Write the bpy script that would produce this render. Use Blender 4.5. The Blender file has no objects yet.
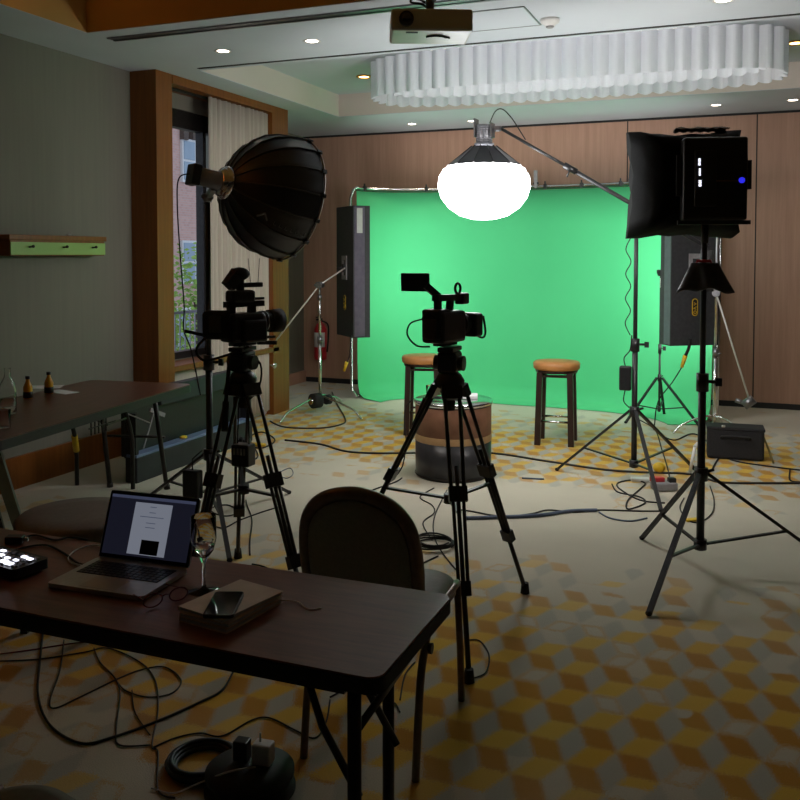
import bpy, bmesh, math, random
from mathutils import Vector, Matrix, noise
random.seed(7)
PI = math.pi
S = bpy.context.scene
COL = S.collection
R = math.radians

# ------------------------------------------------------------------ camera numbers (surveyed from the room's lines)
F, CY, YAW, PITCH, H = 889.6, 289.6, R(21.55), R(2.267), 1.6
cf = Vector((-math.sin(YAW)*math.cos(PITCH), math.cos(YAW)*math.cos(PITCH), -math.sin(PITCH)))
cr = Vector((math.cos(YAW), math.sin(YAW), 0)); cu = cr.cross(cf)
def ray(x, y): return cf + cr*(x-400)/F + cu*(CY-y)/F
def at(x, y, z=0.0):
    d = ray(x, y); return Vector((0, 0, H)) + d*(z-H)/d.z
def onx(x, y, X):
    d = ray(x, y); return Vector((0, 0, H)) + d*X/d.x
def ony(x, y, Y):
    d = ray(x, y); return Vector((0, 0, H)) + d*Y/d.y
def dep(x, y, t): return Vector((0, 0, H)) + ray(x, y)*t
def zh(P, y):     # height above floor point P seen at row y
    lo, hi = -1.0, 5.0
    for _ in range(40):
        m = (lo+hi)/2
        d = Vector((P[0], P[1], m)) - Vector((0, 0, H))
        if CY - F*d.dot(cu)/d.dot(cf) > y: lo = m
        else: hi = m
    return lo

# ------------------------------------------------------------------ materials
def mat(name, col, rough=.6, metal=0, spec=.5, emit=None, es=0, trans=0, ior=1.45, sheen=0, alpha=1):
    m = bpy.data.materials.new(name); m.use_nodes = True
    b = m.node_tree.nodes['Principled BSDF']
    b.inputs['Base Color'].default_value = (*col, 1)
    b.inputs['Roughness'].default_value = rough
    b.inputs['Metallic'].default_value = metal
    b.inputs['Specular IOR Level'].default_value = spec
    b.inputs['Transmission Weight'].default_value = trans
    b.inputs['IOR'].default_value = ior
    b.inputs['Alpha'].default_value = alpha
    b.inputs['Sheen Weight'].default_value = sheen
    if emit:
        b.inputs['Emission Color'].default_value = (*emit, 1)
        b.inputs['Emission Strength'].default_value = es
    return m
class NT:
    def __init__(s, m): s.t = m.node_tree; s.n = s.t.nodes; s.l = s.t.links; s.b = s.n['Principled BSDF']
    def new(s, typ, **k):
        n = s.n.new(typ)
        for a, v in k.items(): setattr(n, a, v)
        return n
    def link(s, a, b): s.l.new(a, b)
    def math(s, op, a, b=None, c=None):
        n = s.n.new('ShaderNodeMath'); n.operation = op
        for i, v in enumerate((a, b, c)):
            if v is None: continue
            if isinstance(v, (int, float)): n.inputs[i].default_value = v
            else: s.l.new(v, n.inputs[i])
        return n.outputs[0]
    def mix(s, f, a, b):
        n = s.n.new('ShaderNodeMix'); n.data_type = 'RGBA'
        for sock, v in ((n.inputs[0], f), (n.inputs[6], a), (n.inputs[7], b)):
            if isinstance(v, (int, float)): sock.default_value = v
            elif isinstance(v, tuple): sock.default_value = (*v, 1)
            else: s.l.new(v, sock)
        return n.outputs[2]
    def coord(s, which='Object', scale=(1, 1, 1)):
        tc = s.n.new('ShaderNodeTexCoord'); mp = s.n.new('ShaderNodeMapping'); mp.inputs['Scale'].default_value = scale
        s.l.new(tc.outputs[which], mp.inputs[0]); return mp.outputs[0]
    def noise(s, v, sc, det=3, rough=.5):
        n = s.n.new('ShaderNodeTexNoise'); n.inputs['Scale'].default_value = sc; n.inputs['Detail'].default_value = det
        n.inputs['Roughness'].default_value = rough
        s.l.new(v, n.inputs['Vector']); return n.outputs['Fac']
    def bump(s, h, st=.3, dist=.01):
        n = s.n.new('ShaderNodeBump'); n.inputs['Strength'].default_value = st; n.inputs['Distance'].default_value = dist
        s.l.new(h, n.inputs['Height']); s.l.new(n.outputs[0], s.b.inputs['Normal'])
def noisy(name, c1, c2, sc=20, rough=.7, scale=(1, 1, 1), bump=0, **k):
    m = mat(name, c1, rough, **k); t = NT(m); v = t.coord('Object', scale); f = t.noise(v, sc, 4)
    f2 = t.math('MULTIPLY_ADD', f, 2.2, -.6); f2 = t.math('MINIMUM', t.math('MAXIMUM', f2, 0), 1)
    t.link(t.mix(f2, c1, c2), t.b.inputs['Base Color'])
    if bump: t.bump(f, bump, .004)
    return m
M = {}
M['black'] = noisy('black_powder_coat', (.012, .012, .013), (.022, .022, .024), 60, .45)
M['black_plastic'] = noisy('black_plastic', (.010, .010, .011), (.018, .018, .02), 40, .38)
M['black_rubber'] = noisy('black_rubber', (.010, .010, .010), (.02, .02, .02), 40, .8)
M['black_fabric'] = noisy('black_fabric', (.010, .010, .011), (.02, .02, .022), 90, .85, bump=.2)
M['satin'] = noisy('black_satin', (.010, .009, .012), (.016, .014, .018), 30, .36, bump=.05, spec=.6)
M['dome_inside'] = noisy('silver_lining', (.7, .7, .7), (.5, .5, .5), 30, .3, metal=.8)
M['grey_metal'] = noisy('grey_metal', (.30, .30, .32), (.22, .22, .24), 30, .35, metal=.9)
M['chrome'] = noisy('chrome', (.75, .75, .76), (.6, .6, .62), 30, .18, metal=1)
M['alu'] = noisy('brushed_aluminium', (.55, .54, .52), (.48, .47, .45), 60, .35, metal=.7)
M['dark_metal'] = noisy('dark_brown_metal', (.02, .017, .015), (.035, .03, .026), 40, .4, metal=.4)
M['white'] = noisy('white_plastic', (.7, .7, .68), (.62, .62, .6), 20, .4)
M['paper'] = noisy('white_paper', (.7, .7, .7), (.62, .62, .62), 30, .8)
M['cream'] = noisy('cream_paper', (.72, .60, .48), (.62, .51, .40), 25, .7)
M['yellow'] = noisy('yellow_plastic', (.75, .5, .02), (.6, .38, .02), 30, .5)
M['orange'] = noisy('orange_juice', (.75, .38, .01), (.6, .26, .01), 30, .3)
M['red'] = noisy('red_paint', (.55, .03, .04), (.42, .02, .03), 30, .35)
M['bright_steel'] = noisy('satin_steel', (.80, .78, .74), (.72, .70, .66), 30, .4, metal=.3)
M['rib_grey'] = noisy('rib_sleeve', (.075, .068, .06), (.05, .046, .04), 40, .45)
M['dark_red'] = noisy('dark_red_plastic', (.16, .015, .02), (.12, .01, .015), 20, .4)
M['green_print'] = mat('print_green', (.05, .35, .15), .6)
M['grey_card'] = noisy('grey_anodised_plate', (.30, .29, .30), (.24, .23, .24), 30, .5)
M['purple_grey'] = noisy('fixture_side_grey', (.13, .11, .16), (.17, .15, .20), 20, .4, metal=.3)
M['fixture_back'] = noisy('fixture_back', (.03, .032, .036), (.045, .045, .05), 30, .55)
M['cable_grey'] = noisy('grey_blue_cable', (.10, .13, .20), (.07, .09, .14), 30, .6)
M['reel_black'] = noisy('reel_black', (.01, .01, .012), (.016, .016, .018), 20, .7)
M['brown_cable'] = noisy('dark_cable', (.025, .02, .018), (.035, .03, .025), 30, .6)
M['led'] = mat('led_white', (.9, .9, .9), .5, emit=(.85, .87, 1), es=2.2)
M['led_blue'] = mat('led_blue', (.1, .1, .9), .5, emit=(.03, .03, .9), es=.9)
M['glass'] = mat('clear_glass', (.97, .98, .98), .02, trans=1, ior=1.3)
M['water'] = mat('water', (.97, .99, .99), .02, trans=1, ior=1.33)
M['window_glass'] = mat('window_glass', (1, 1, 1), .0, trans=1, ior=1.02, spec=.3)
M['screen_glass'] = mat('phone_glass', (.008, .008, .01), .08, spec=.8)
M['lantern'] = mat('lantern_diffuser', (.9, .9, .9), .6, emit=(.97, .98, 1), es=18)
M['fixture_light'] = mat('fixture_diffuser', (.9, .9, .9), .6, emit=(1, .98, .98), es=11.5)
M['box_light'] = mat('softbox_diffuser', (.9, .9, .9), .6, emit=(1, .95, .90), es=42)
M['dome_light'] = mat('dome_diffuser', (.9, .9, .9), .6, emit=(1, .93, .86), es=11)
M['down'] = mat('downlight_lens', (1, 1, 1), .4, emit=(1, .84, .66), es=14)
M['warm_strip'] = mat('warm_led_strip', (1, .8, .5), .4, emit=(1, .5, .14), es=16)

def wood(name, c1, c2, scale, rough=.45, seams=None, bump=.05, spec=.4):
    m = mat(name, c1, rough, spec=spec); t = NT(m); v = t.coord('Object', scale)
    f = t.noise(v, 6, 8, .65)
    f = t.math('MINIMUM', t.math('MAXIMUM', t.math('MULTIPLY_ADD', f, 3, -1), 0), 1)
    t.link(t.mix(f, c1, c2), t.b.inputs['Base Color']); t.bump(f, bump, .002)
    return m
M['panel_wood'] = wood('walnut_wall_panel', (.50, .30, .215), (.41, .235, .165), (5, 5, .22), .42)
M['orange_wood'] = wood('cherry_wood_trim', (.25, .085, .016), (.18, .058, .011), (6, 6, .25), .38)
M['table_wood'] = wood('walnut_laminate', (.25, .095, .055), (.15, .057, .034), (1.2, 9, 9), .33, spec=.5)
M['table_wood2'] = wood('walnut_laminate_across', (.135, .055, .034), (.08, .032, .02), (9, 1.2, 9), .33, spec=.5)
M['stool_wood'] = wood('dark_stool_wood', (.035, .018, .013), (.02, .01, .008), (9, 9, 1), .4)
M['seat_tan'] = noisy('tan_leather', (.50, .23, .075), (.40, .17, .05), 14, .42, bump=.15)
M['chair_fabric'] = noisy('taupe_chair_fabric', (.24, .24, .185), (.19, .19, .145), 120, .9, bump=.3)
M['chair_fabric2'] = noisy('brown_chair_vinyl', (.18, .15, .13), (.14, .12, .10), 60, .6, bump=.1)
M['chair_frame'] = noisy('bronze_frame', (.17, .12, .085), (.12, .085, .06), 40, .35, metal=.5)
M['curtain'] = noisy('ivory_curtain', (.60, .53, .46), (.50, .43, .37), 6, .9, scale=(9, 9, .3))
M['chand'] = mat('pleated_translucent_shade', (.86, .88, .92), .55)
t = NT(M['chand']); tr = t.new('ShaderNodeBsdfTranslucent'); tr.inputs[0].default_value = (.9, .92, .95, 1); mxs = t.new('ShaderNodeMixShader'); mxs.inputs[0].default_value = .45
t.link(t.b.outputs[0], mxs.inputs[1]); t.link(tr.outputs[0], mxs.inputs[2]); t.link(mxs.outputs[0], t.n['Material Output'].inputs[0])
M['wall'] = noisy('woven_wallpaper', (.215, .205, .162), (.195, .185, .147), 3, .8, scale=(1, 10, .4))
M['ceil'] = noisy('ceiling_paint', (.57, .61, .66), (.53, .57, .62), 2, .8)
M['coffer'] = noisy('coffer_paint', (.66, .60, .54), (.62, .56, .50), 2, .7)
M['gold'] = noisy('gold_coffer_paint', (.55, .33, .10), (.48, .28, .08), 2, .45)
M['slot'] = mat('dark_slot', (.015, .015, .015), .7)

# green fabric: slightly wrinkled
m = mat('chroma_green_fabric', (.09, .62, .25), .85, sheen=.1); t = NT(m); v = t.coord('Object', (1, 1, .6)); f = t.noise(v, 1.6, 4)
t.link(t.mix(f, (.065, .53, .21), (.09, .60, .25)), t.b.inputs['Base Color']); t.bump(f, .25, .05); M['green'] = m
# drum
m = mat('brown_tweed_drum', (.24, .10, .055), .7); t = NT(m); v = t.coord('Object', (1, 1, 1)); f = t.noise(v, 9, 6)
t.link(t.mix(f, (.13, .05, .03), (.34, .17, .10)), t.b.inputs['Base Color']); M['drum'] = m
m = mat('dark_barrel', (.035, .04, .045), .35); t = NT(m); v = t.coord('Object', (1, 1, .6)); f = t.noise(v, 14, 6)
t.link(t.mix(f, (.01, .01, .012), (.05, .05, .055)), t.b.inputs['Base Color']); M['drum_low'] = m
# carpet
def carpet():
    m = mat('patterned_carpet', (.5, .45, .35), .95, spec=.1, sheen=.2); t = NT(m)
    tc = t.new('ShaderNodeTexCoord'); vec = tc.outputs['Object']
    # soft edges: warp a little
    nz = t.new('ShaderNodeTexNoise'); nz.inputs['Scale'].default_value = 260; nz.inputs['Detail'].default_value = 2; t.link(vec, nz.inputs['Vector'])
    sub = t.new('ShaderNodeVectorMath', operation='SUBTRACT'); t.link(nz.outputs['Color'], sub.inputs[0]); sub.inputs[1].default_value = (.5, .5, .5)
    mad = t.new('ShaderNodeVectorMath', operation='MULTIPLY_ADD'); t.link(sub.outputs[0], mad.inputs[0]); mad.inputs[1].default_value = (.085, .085, 0); t.link(vec, mad.inputs[2])
    sp = t.new('ShaderNodeSeparateXYZ'); t.link(mad.outputs[0], sp.inputs[0]); X, Y = sp.outputs[0], sp.outputs[1]
    s = t.math('DIVIDE', t.math('ADD', X, .09), .145)
    q = t.math('DIVIDE', t.math('SUBTRACT', t.math('SUBTRACT', Y, 4.06), t.math('MULTIPLY', s, .12)), .24)
    fs = t.math('FRACT', s); ft = t.math('FRACT', q); S0 = t.math('FLOOR', s); T0 = t.math('FLOOR', q)
    sm = t.math('ADD', fs, ft); T2 = t.math('GREATER_THAN', sm, 1.0)
    def sel(a, b): # T2 ? b : a
        return t.math('ADD', t.math('MULTIPLY', T2, b), t.math('MULTIPLY', t.math('SUBTRACT', 1, T2), a))
    bd = t.math('ABSOLUTE', t.math('SUBTRACT', 1, sm))
    b1 = sel(fs, t.math('SUBTRACT', 1, fs)); b2 = sel(ft, t.math('SUBTRACT', 1, ft))
    isd = t.math('MULTIPLY', t.math('LESS_THAN', bd, b1), t.math('LESS_THAN', bd, b2))
    is1 = t.math('MULTIPLY', t.math('LESS_THAN', b1, b2), t.math('SUBTRACT', 1, isd))     # e2 edge
    is2 = t.math('SUBTRACT', t.math('SUBTRACT', 1, isd), is1)
    # cell ids of each rhomb
    ci = t.math('ADD', S0, t.math('MULTIPLY', is1, T2)); cj = t.math('ADD', T0, t.math('MULTIPLY', is2, T2))
    cv = t.new('ShaderNodeCombineXYZ'); t.link(ci, cv.inputs[0]); t.link(cj, cv.inputs[1]); t.link(t.math('MULTIPLY_ADD', isd, 3, is1), cv.inputs[2])
    wn = t.new('ShaderNodeTexWhiteNoise'); wn.noise_dimensions = '3D'; t.link(cv.outputs[0], wn.inputs['Vector']); rnd = wn.outputs['Value']
    wc = t.new('ShaderNodeSeparateColor'); t.link(wn.outputs['Color'], wc.inputs[0]); rnd2 = wc.outputs[1]
    # distance from the rhomb's border
    mn = t.math('MINIMUM', bd, t.math('MINIMUM', b1, b2)); mx = t.math('MAXIMUM', bd, t.math('MAXIMUM', b1, b2))
    mid = t.math('SUBTRACT', t.math('SUBTRACT', t.math('ADD', bd, t.math('ADD', b1, b2)), mn), mx)
    edge = t.math('SUBTRACT', mid, mn)     # 0 on border
    inner = t.math('MULTIPLY', t.math('GREATER_THAN', edge, .05), 1)
    ring = t.math('MULTIPLY', inner, t.math('LESS_THAN', edge, .14))
    # fading bands across the room
    band = t.math('MULTIPLY_ADD', t.math('COSINE', t.math('MULTIPLY', t.math('SUBTRACT', Y, 3.1), 2*PI/4.15)), .55, .46)
    lf = t.noise(vec, .9, 2); band = t.math('ADD', band, t.math('MULTIPLY_ADD', lf, .8, -.38))
    on = t.math('LESS_THAN', rnd, band)
    ringon = t.math('MULTIPLY', t.math('MULTIPLY', t.math('GREATER_THAN', rnd2, .86), t.math('GREATER_THAN', band, .15)), ring)
    strong = t.math('MULTIPLY_ADD', t.math('MINIMUM', t.math('MAXIMUM', band, 0), 1), .6, .4)
    base = t.mix(t.noise(vec, 3, 4), (.46, .43, .34), (.56, .52, .41))
    base = t.mix(t.math('MULTIPLY', is1, t.math('MULTIPLY', on, .6)), base, (.34, .345, .30))
    c2 = t.mix(rnd2, (.64, .37, .02), (.66, .44, .06)); cd = t.mix(rnd2, (.44, .20, .008), (.50, .25, .015))
    soft = t.math('MINIMUM', t.math('MULTIPLY_ADD', edge, 22, .6), 1); full = t.math('MULTIPLY', t.math('MULTIPLY', on, soft), t.math('LESS_THAN', rnd2, .86))
    col = t.mix(t.math('MULTIPLY', t.math('MULTIPLY', is2, full), strong), base, c2)
    col = t.mix(t.math('MULTIPLY', t.math('MULTIPLY', isd, full), strong), col, cd)
    notgrey = t.math('SUBTRACT', 1, is1)
    col = t.mix(t.math('MULTIPLY', t.math('MULTIPLY', ringon, notgrey), .8), col, cd)
    fine = t.noise(vec, 220, 2)
    hsv = t.new('ShaderNodeHueSaturation'); t.link(col, hsv.inputs['Color']); t.link(t.math('MULTIPLY_ADD', fine, .5, .75), hsv.inputs['Value'])
    t.link(hsv.outputs[0], t.b.inputs['Base Color']); t.bump(fine, .4, .004)
    return m
M['carpet'] = carpet()
# brick outside
m = mat('brick_facade', (.5, .3, .25), .9); t = NT(m)
tc = t.new('ShaderNodeTexCoord'); mp = t.new('ShaderNodeMapping'); mp.inputs['Rotation'].default_value = (R(90), 0, R(90)); t.link(tc.outputs['Object'], mp.inputs[0])
sp = t.new('ShaderNodeSeparateXYZ'); t.link(tc.outputs['Object'], sp.inputs[0]); cb = t.new('ShaderNodeCombineXYZ')
t.link(sp.outputs[1], cb.inputs[0]); t.link(sp.outputs[2], cb.inputs[1])
br = t.new('ShaderNodeTexBrick'); t.link(cb.outputs[0], br.inputs['Vector']); br.inputs['Scale'].default_value = 4
br.inputs['Color1'].default_value = (.60, .37, .31, 1); br.inputs['Color2'].default_value = (.52, .31, .26, 1); br.inputs['Mortar'].default_value = (.5, .42, .38, 1)
t.link(br.outputs['Color'], t.b.inputs['Base Color']); M['brick'] = m
M['leaf'] = noisy('tree_leaves', (.20, .36, .06), (.34, .50, .12), 8, .8)
M['bark'] = noisy('bark', (.12, .09, .07), (.07, .05, .04), 20, .9)
M['blue_pane'] = noisy('far_window_pane', (.25, .33, .40), (.3, .38, .45), 3, .2)
M['pave'] = noisy('paving', (.3, .3, .3), (.25, .25, .25), 5, .9)

# ------------------------------------------------------------------ mesh builder
def frame_of(d):
    d = d.normalized(); a = Vector((0, 0, 1)) if abs(d.z) < .95 else Vector((1, 0, 0))
    x = a.cross(d).normalized(); return x, d.cross(x)
class MB:
    def __init__(s): s.v = []; s.f = []; s.sm = []
    def add(s, vs, fs, smooth=False, mx=None):
        o = len(s.v)
        s.v += [tuple(mx @ Vector(p)) if mx else tuple(p) for p in vs]
        s.f += [tuple(i+o for i in f) for f in fs]; s.sm += [smooth]*len(fs); return s
    def box(s, c, sz, rz=0, mx=None, bev=0):
        x, y, z = [k/2 for k in sz]
        if bev and min(x, y, z) > bev:
            b_ = bev; bm = bmesh.new(); bmesh.ops.create_cube(bm, size=1)
            for v in bm.verts: v.co = Vector((v.co.x*sz[0], v.co.y*sz[1], v.co.z*sz[2]))
            bmesh.ops.bevel(bm, geom=list(bm.edges), offset=b_, segments=2, affect='EDGES', profile=.5)
            bm.verts.index_update(); vs = [v.co.copy() for v in bm.verts]; fs = [[v.index for v in f.verts] for f in bm.faces]; bm.free()
        else:
            vs = [Vector((a*x, b*y, c_*z)) for a in (-1, 1) for b in (-1, 1) for c_ in (-1, 1)]
            fs = [(0, 1, 3, 2), (4, 6, 7, 5), (0, 4, 5, 1), (2, 3, 7, 6), (0, 2, 6, 4), (1, 5, 7, 3)]
        T = Matrix.Translation(Vector(c)) @ Matrix.Rotation(rz, 4, 'Z')
        if mx: T = mx @ T
        return s.add(vs, fs, False, T)
    def bar(s, p, q, w, h=None):     # rectangular bar between points
        p, q = Vector(p), Vector(q); h = h or w; x, y = frame_of(q-p); vs = []
        for e in (p, q):
            for a, b_ in ((-1, -1), (1, -1), (1, 1), (-1, 1)): vs.append(e + x*a*w/2 + y*b_*h/2)
        return s.add(vs, [(0, 3, 2, 1), (4, 5, 6, 7), (0, 1, 5, 4), (1, 2, 6, 5), (2, 3, 7, 6), (3, 0, 4, 7)])
    def cyl(s, p, q, r, r2=None, n=14, mx=None):
        p, q = Vector(p), Vector(q); r2 = r if r2 is None else r2; x, y = frame_of(q-p); vs = []
        for e, rr in ((p, r), (q, r2)):
            for i in range(n):
                a = 2*PI*i/n; vs.append(e + (x*math.cos(a)+y*math.sin(a))*rr)
        o = len(s.v)
        s.add(vs, [(i, (i+1) % n, n+(i+1) % n, n+i) for i in range(n)], True, mx)
        s.add(vs[:n], [tuple(range(n-1, -1, -1))], False, mx); s.add(vs[n:], [tuple(range(n))], False, mx); return s
    def tube(s, pts, r, n=8, closed=False, mx=None):
        pts = [Vector(p) for p in pts]; k = len(pts); vs = []; fs = []
        d0 = (pts[1]-pts[0]); x, y = frame_of(d0); prev = d0.normalized()
        for i, p in enumerate(pts):
            a = pts[(i-1) % k] if (i or closed) else pts[0]; b_ = pts[(i+1) % k] if (i < k-1 or closed) else pts[-1]
            d = b_-a
            if d.length < 1e-7: d = prev
            d.normalize(); rot = prev.rotation_difference(d); x = rot @ x; y = rot @ y; prev = d
            rr = r(i/(k-1)) if callable(r) else r
            for j in range(n):
                t_ = 2*PI*j/n; vs.append(p+(x*math.cos(t_)+y*math.sin(t_))*rr)
        for i in range(k if closed else k-1):
            i2 = (i+1) % k
            for j in range(n): fs.append((i*n+j, i*n+(j+1) % n, i2*n+(j+1) % n, i2*n+j))
        s.add(vs, fs, True, mx)
        if not closed:
            s.add(vs[:n], [tuple(range(n-1, -1, -1))], False, mx); s.add(vs[-n:], [tuple(range(n))], False, mx)
        return s
    def lathe(s, prof, n=32, mx=None, cap=True, flat=False):
        vs = []; fs = []
        for r, z in prof:
            for i in range(n):
                a = 2*PI*i/n; vs.append((r*math.cos(a), r*math.sin(a), z))
        k = len(prof)
        for j in range(k-1):
            for i in range(n): fs.append((j*n+i, j*n+(i+1) % n, (j+1)*n+(i+1) % n, (j+1)*n+i))
        s.add(vs, fs, not flat, mx)
        if cap:
            s.add(vs[:n], [tuple(range(n-1, -1, -1))], False, mx); s.add(vs[-n:], [tuple(range(n))], False, mx)
        return s
    def ext(s, poly, z0, z1, mx=None):       # extruded outline (xy) from z0 to z1
        n = len(poly); vs = [(p[0], p[1], z0) for p in poly]+[(p[0], p[1], z1) for p in poly]
        s.add(vs, [tuple(range(n-1, -1, -1)), tuple(range(n, 2*n))], False, mx)
        return s.add(vs, [(i, (i+1) % n, n+(i+1) % n, n+i) for i in range(n)], False, mx)
    def ball(s, c, r, n=16, sc=(1, 1, 1), mx=None):
        c = Vector(c); vs = []; k = max(6, n//2)
        for j in range(k+1):
            p = PI*j/k
            for i in range(n):
                a = 2*PI*i/n; vs.append(c+Vector((r*sc[0]*math.sin(p)*math.cos(a), r*sc[1]*math.sin(p)*math.sin(a), -r*sc[2]*math.cos(p))))
        return s.add(vs, [(j*n+i, j*n+(i+1) % n, (j+1)*n+(i+1) % n, (j+1)*n+i) for j in range(k) for i in range(n)], True, mx)
    def grid(s, fn, nu, nv, smooth=True, closed=False, thick=0):
        vs = [Vector(fn(i/nu, j/nv)) for j in range(nv+1) for i in range(nu+1)]; W = nu+1
        fs = [(j*W+i, j*W+i+1, (j+1)*W+i+1, (j+1)*W+i) for j in range(nv) for i in range(nu)]
        return s.add(vs, fs, smooth)
    def build(s, name, m, parent=None, solid=0, sub=0):
        me = bpy.data.meshes.new(name); me.from_pydata(s.v, [], s.f)
        me.polygons.foreach_set('use_smooth', s.sm)
        bm = bmesh.new(); bm.from_mesh(me); bmesh.ops.remove_doubles(bm, verts=bm.verts, dist=1e-6)
        bmesh.ops.recalc_face_normals(bm, faces=bm.faces); bm.to_mesh(me); bm.free()
        me.materials.append(M[m] if isinstance(m, str) else m)
        o = bpy.data.objects.new(name, me); COL.objects.link(o)
        if parent: o.parent = parent
        if solid:
            md = o.modifiers.new('thickness', 'SOLIDIFY'); md.thickness = solid; md.offset = 0
        if sub:
            md = o.modifiers.new('smooth', 'SUBSURF'); md.levels = sub; md.render_levels = sub
        return o
def tag(o, label, cat, group=None, kind=None):
    if label: o['label'] = label
    if cat: o['category'] = cat
    if group: o['group'] = group
    if kind: o['kind'] = kind
    return o
def thing(name, label, cat, loc=(0, 0, 0), rz=0, group=None):
    o = bpy.data.objects.new(name, None); COL.objects.link(o); o.empty_display_size = .1
    o.location = loc; o.rotation_euler = (0, 0, rz); return tag(o, label, cat, group)
def struct(o): o['kind'] = 'structure'; return o
def dup(root, loc, rz, label, group=None):
    r = root.copy(); COL.objects.link(r); r.location = loc; r.rotation_euler = (0, 0, rz); r['label'] = label
    if group: r['group'] = group
    for ch in list(root.children):
        c = ch.copy(); COL.objects.link(c); c.parent = r
        for g in list(ch.children):
            d = g.copy(); COL.objects.link(d); d.parent = c
    return r
def V(*a): return Vector(a)
def cr_spline(pts, n=8, closed=False):
    pts = [Vector(p) for p in pts]; out = []; k = len(pts)
    rng = range(k if closed else k-1)
    for i in rng:
        g = lambda j: pts[j % k] if closed else pts[max(0, min(k-1, j))]
        p0, p1, p2, p3 = g(i-1), g(i), g(i+1), g(i+2)
        for j in range(n):
            t_ = j/n
            out.append(.5*((2*p1)+(p2-p0)*t_+(2*p0-5*p1+4*p2-p3)*t_*t_+(3*p1-p0-3*p2+p3)*t_**3))
    if not closed: out.append(pts[-1])
    return out
def rrect(w, d, r, n=5):
    out = []
    for cx, cy, a0 in ((w/2-r, d/2-r, 0), (-w/2+r, d/2-r, 90), (-w/2+r, -d/2+r, 180), (w/2-r, -d/2+r, 270)):
        for i in range(n+1):
            a = R(a0+90*i/n); out.append((cx+r*math.cos(a), cy+r*math.sin(a)))
    return out
def text(name, s, size, m, parent, mx, ext=.0008):
    cu_ = bpy.data.curves.new(name, 'FONT'); cu_.body = s; cu_.size = size; cu_.extrude = ext; cu_.align_x = 'CENTER'; cu_.align_y = 'CENTER'
    o = bpy.data.objects.new('tmp', cu_); COL.objects.link(o)
    dg = bpy.context.evaluated_depsgraph_get(); me = bpy.data.meshes.new_from_object(o.evaluated_get(dg)); bpy.data.objects.remove(o)
    me.transform(mx); me.materials.clear(); me.materials.append(M[m]); q = bpy.data.objects.new(name, me); COL.objects.link(q); q.parent = parent
    return q

def crisp(prof, d=.0004):     # tight loops beside each corner so glass walls shade straight
    out = [prof[0]]
    for i in range(1, len(prof)-1):
        a, b_, c = [Vector((p[0], p[1])) for p in (prof[i-1], prof[i], prof[i+1])]
        if (b_-a).angle(c-b_, 0) > .6:
            q1 = b_+(a-b_).normalized()*min(d, (a-b_).length*.4); q2 = b_+(c-b_).normalized()*min(d, (c-b_).length*.4)
            out += [tuple(q1), tuple(q2)]
        else: out.append(prof[i])
    return out+[prof[-1]]
# ------------------------------------------------------------------ the room
ZC, XL, XP, YB, XR, YF = 3.066, -4.66, -4.41, 9.95, 4.2, -3.0
struct(MB().box(((XL-.9+XR)/2, (YF+YB)/2, -.05), (XR-XL+1.5, YB-YF+.6, .1)).build('floor', 'carpet'))
# ceiling with two coffers
CX0, CX1, CA0, CA1, CB0, CB1, ZT = -4.12, 3.3, 6.08, 8.65, .4, 4.78, 3.30
mb = MB()
def slab(x0, x1, y0, y1): mb.box(((x0+x1)/2, (y0+y1)/2, ZC+.03), (x1-x0, y1-y0, .06))
slab(-5.5, CX0, YF-.2, YB+.2); slab(CX1, XR+.2, YF-.2, YB+.2)
slab(CX0, CX1, YF-.2, CB0); slab(CX0, CX1, CB1, CA0); slab(CX0, CX1, CA1, YB+.2)
struct(mb.build('ceiling', 'ceil'))
def coffer(name, y0, y1, m, ztop, ms):
    k = MB()
    k.box(((CX0+CX1)/2, (y0+y1)/2, ztop+.03), (CX1-CX0+.2, y1-y0+.2, .06)); o = struct(k.build(name, ms))
    k = MB()
    for c, sz in ((((CX0-.038), (y0+y1)/2, (ZC+ztop)/2+.022), (.08, y1-y0+.16, ztop-ZC+.036)), (((CX1+.038), (y0+y1)/2, (ZC+ztop)/2+.022), (.08, y1-y0+.16, ztop-ZC+.036)),
                  (((CX0+CX1)/2, y0-.038, (ZC+ztop)/2+.022), (CX1-CX0+.16, .08, ztop-ZC+.036)), (((CX0+CX1)/2, y1+.038, (ZC+ztop)/2+.022), (CX1-CX0+.16, .08, ztop-ZC+.036))):
        k.box(c, sz)
    struct(k.build(name, m))
coffer('trim_1', CA0, CA1, 'coffer', ZT, 'ceil')
coffer('trim_2', CB0, CB1, 'gold', ZT, 'gold')
# shadow-gap slots in the ceiling
for i, (y, x0, x1) in enumerate(((4.97, -4.08, 3.3),)):
    th = thing('linear_air_diffuser', 'long dark slot air diffuser in the ceiling in front of the projector', 'air vent', (x0, y, ZC))
    k = MB(); k.box(((x1-x0)/2, -.03, -.004), (x1-x0, .02, .012)); k.box(((x1-x0)/2, .035, -.004), (x1-x0, .02, .012)); k.box(((x1-x0)/2, .0, -.004), (x1-x0, .012, .008)); k.build('frame', 'grey_metal', th)
    MB().box(((x1-x0)/2, 0, .002), (x1-x0, .07, .008)).build('slot', 'slot', th)
th = thing('linear_air_diffuser', 'thin dark slot air diffuser along the near edge of the chandelier recess', 'air vent', (-4.08, 6.0, ZC))
MB().box((3.6, 0, .0), (7.2, .03, .008)).build('slot', 'slot', th)
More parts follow.
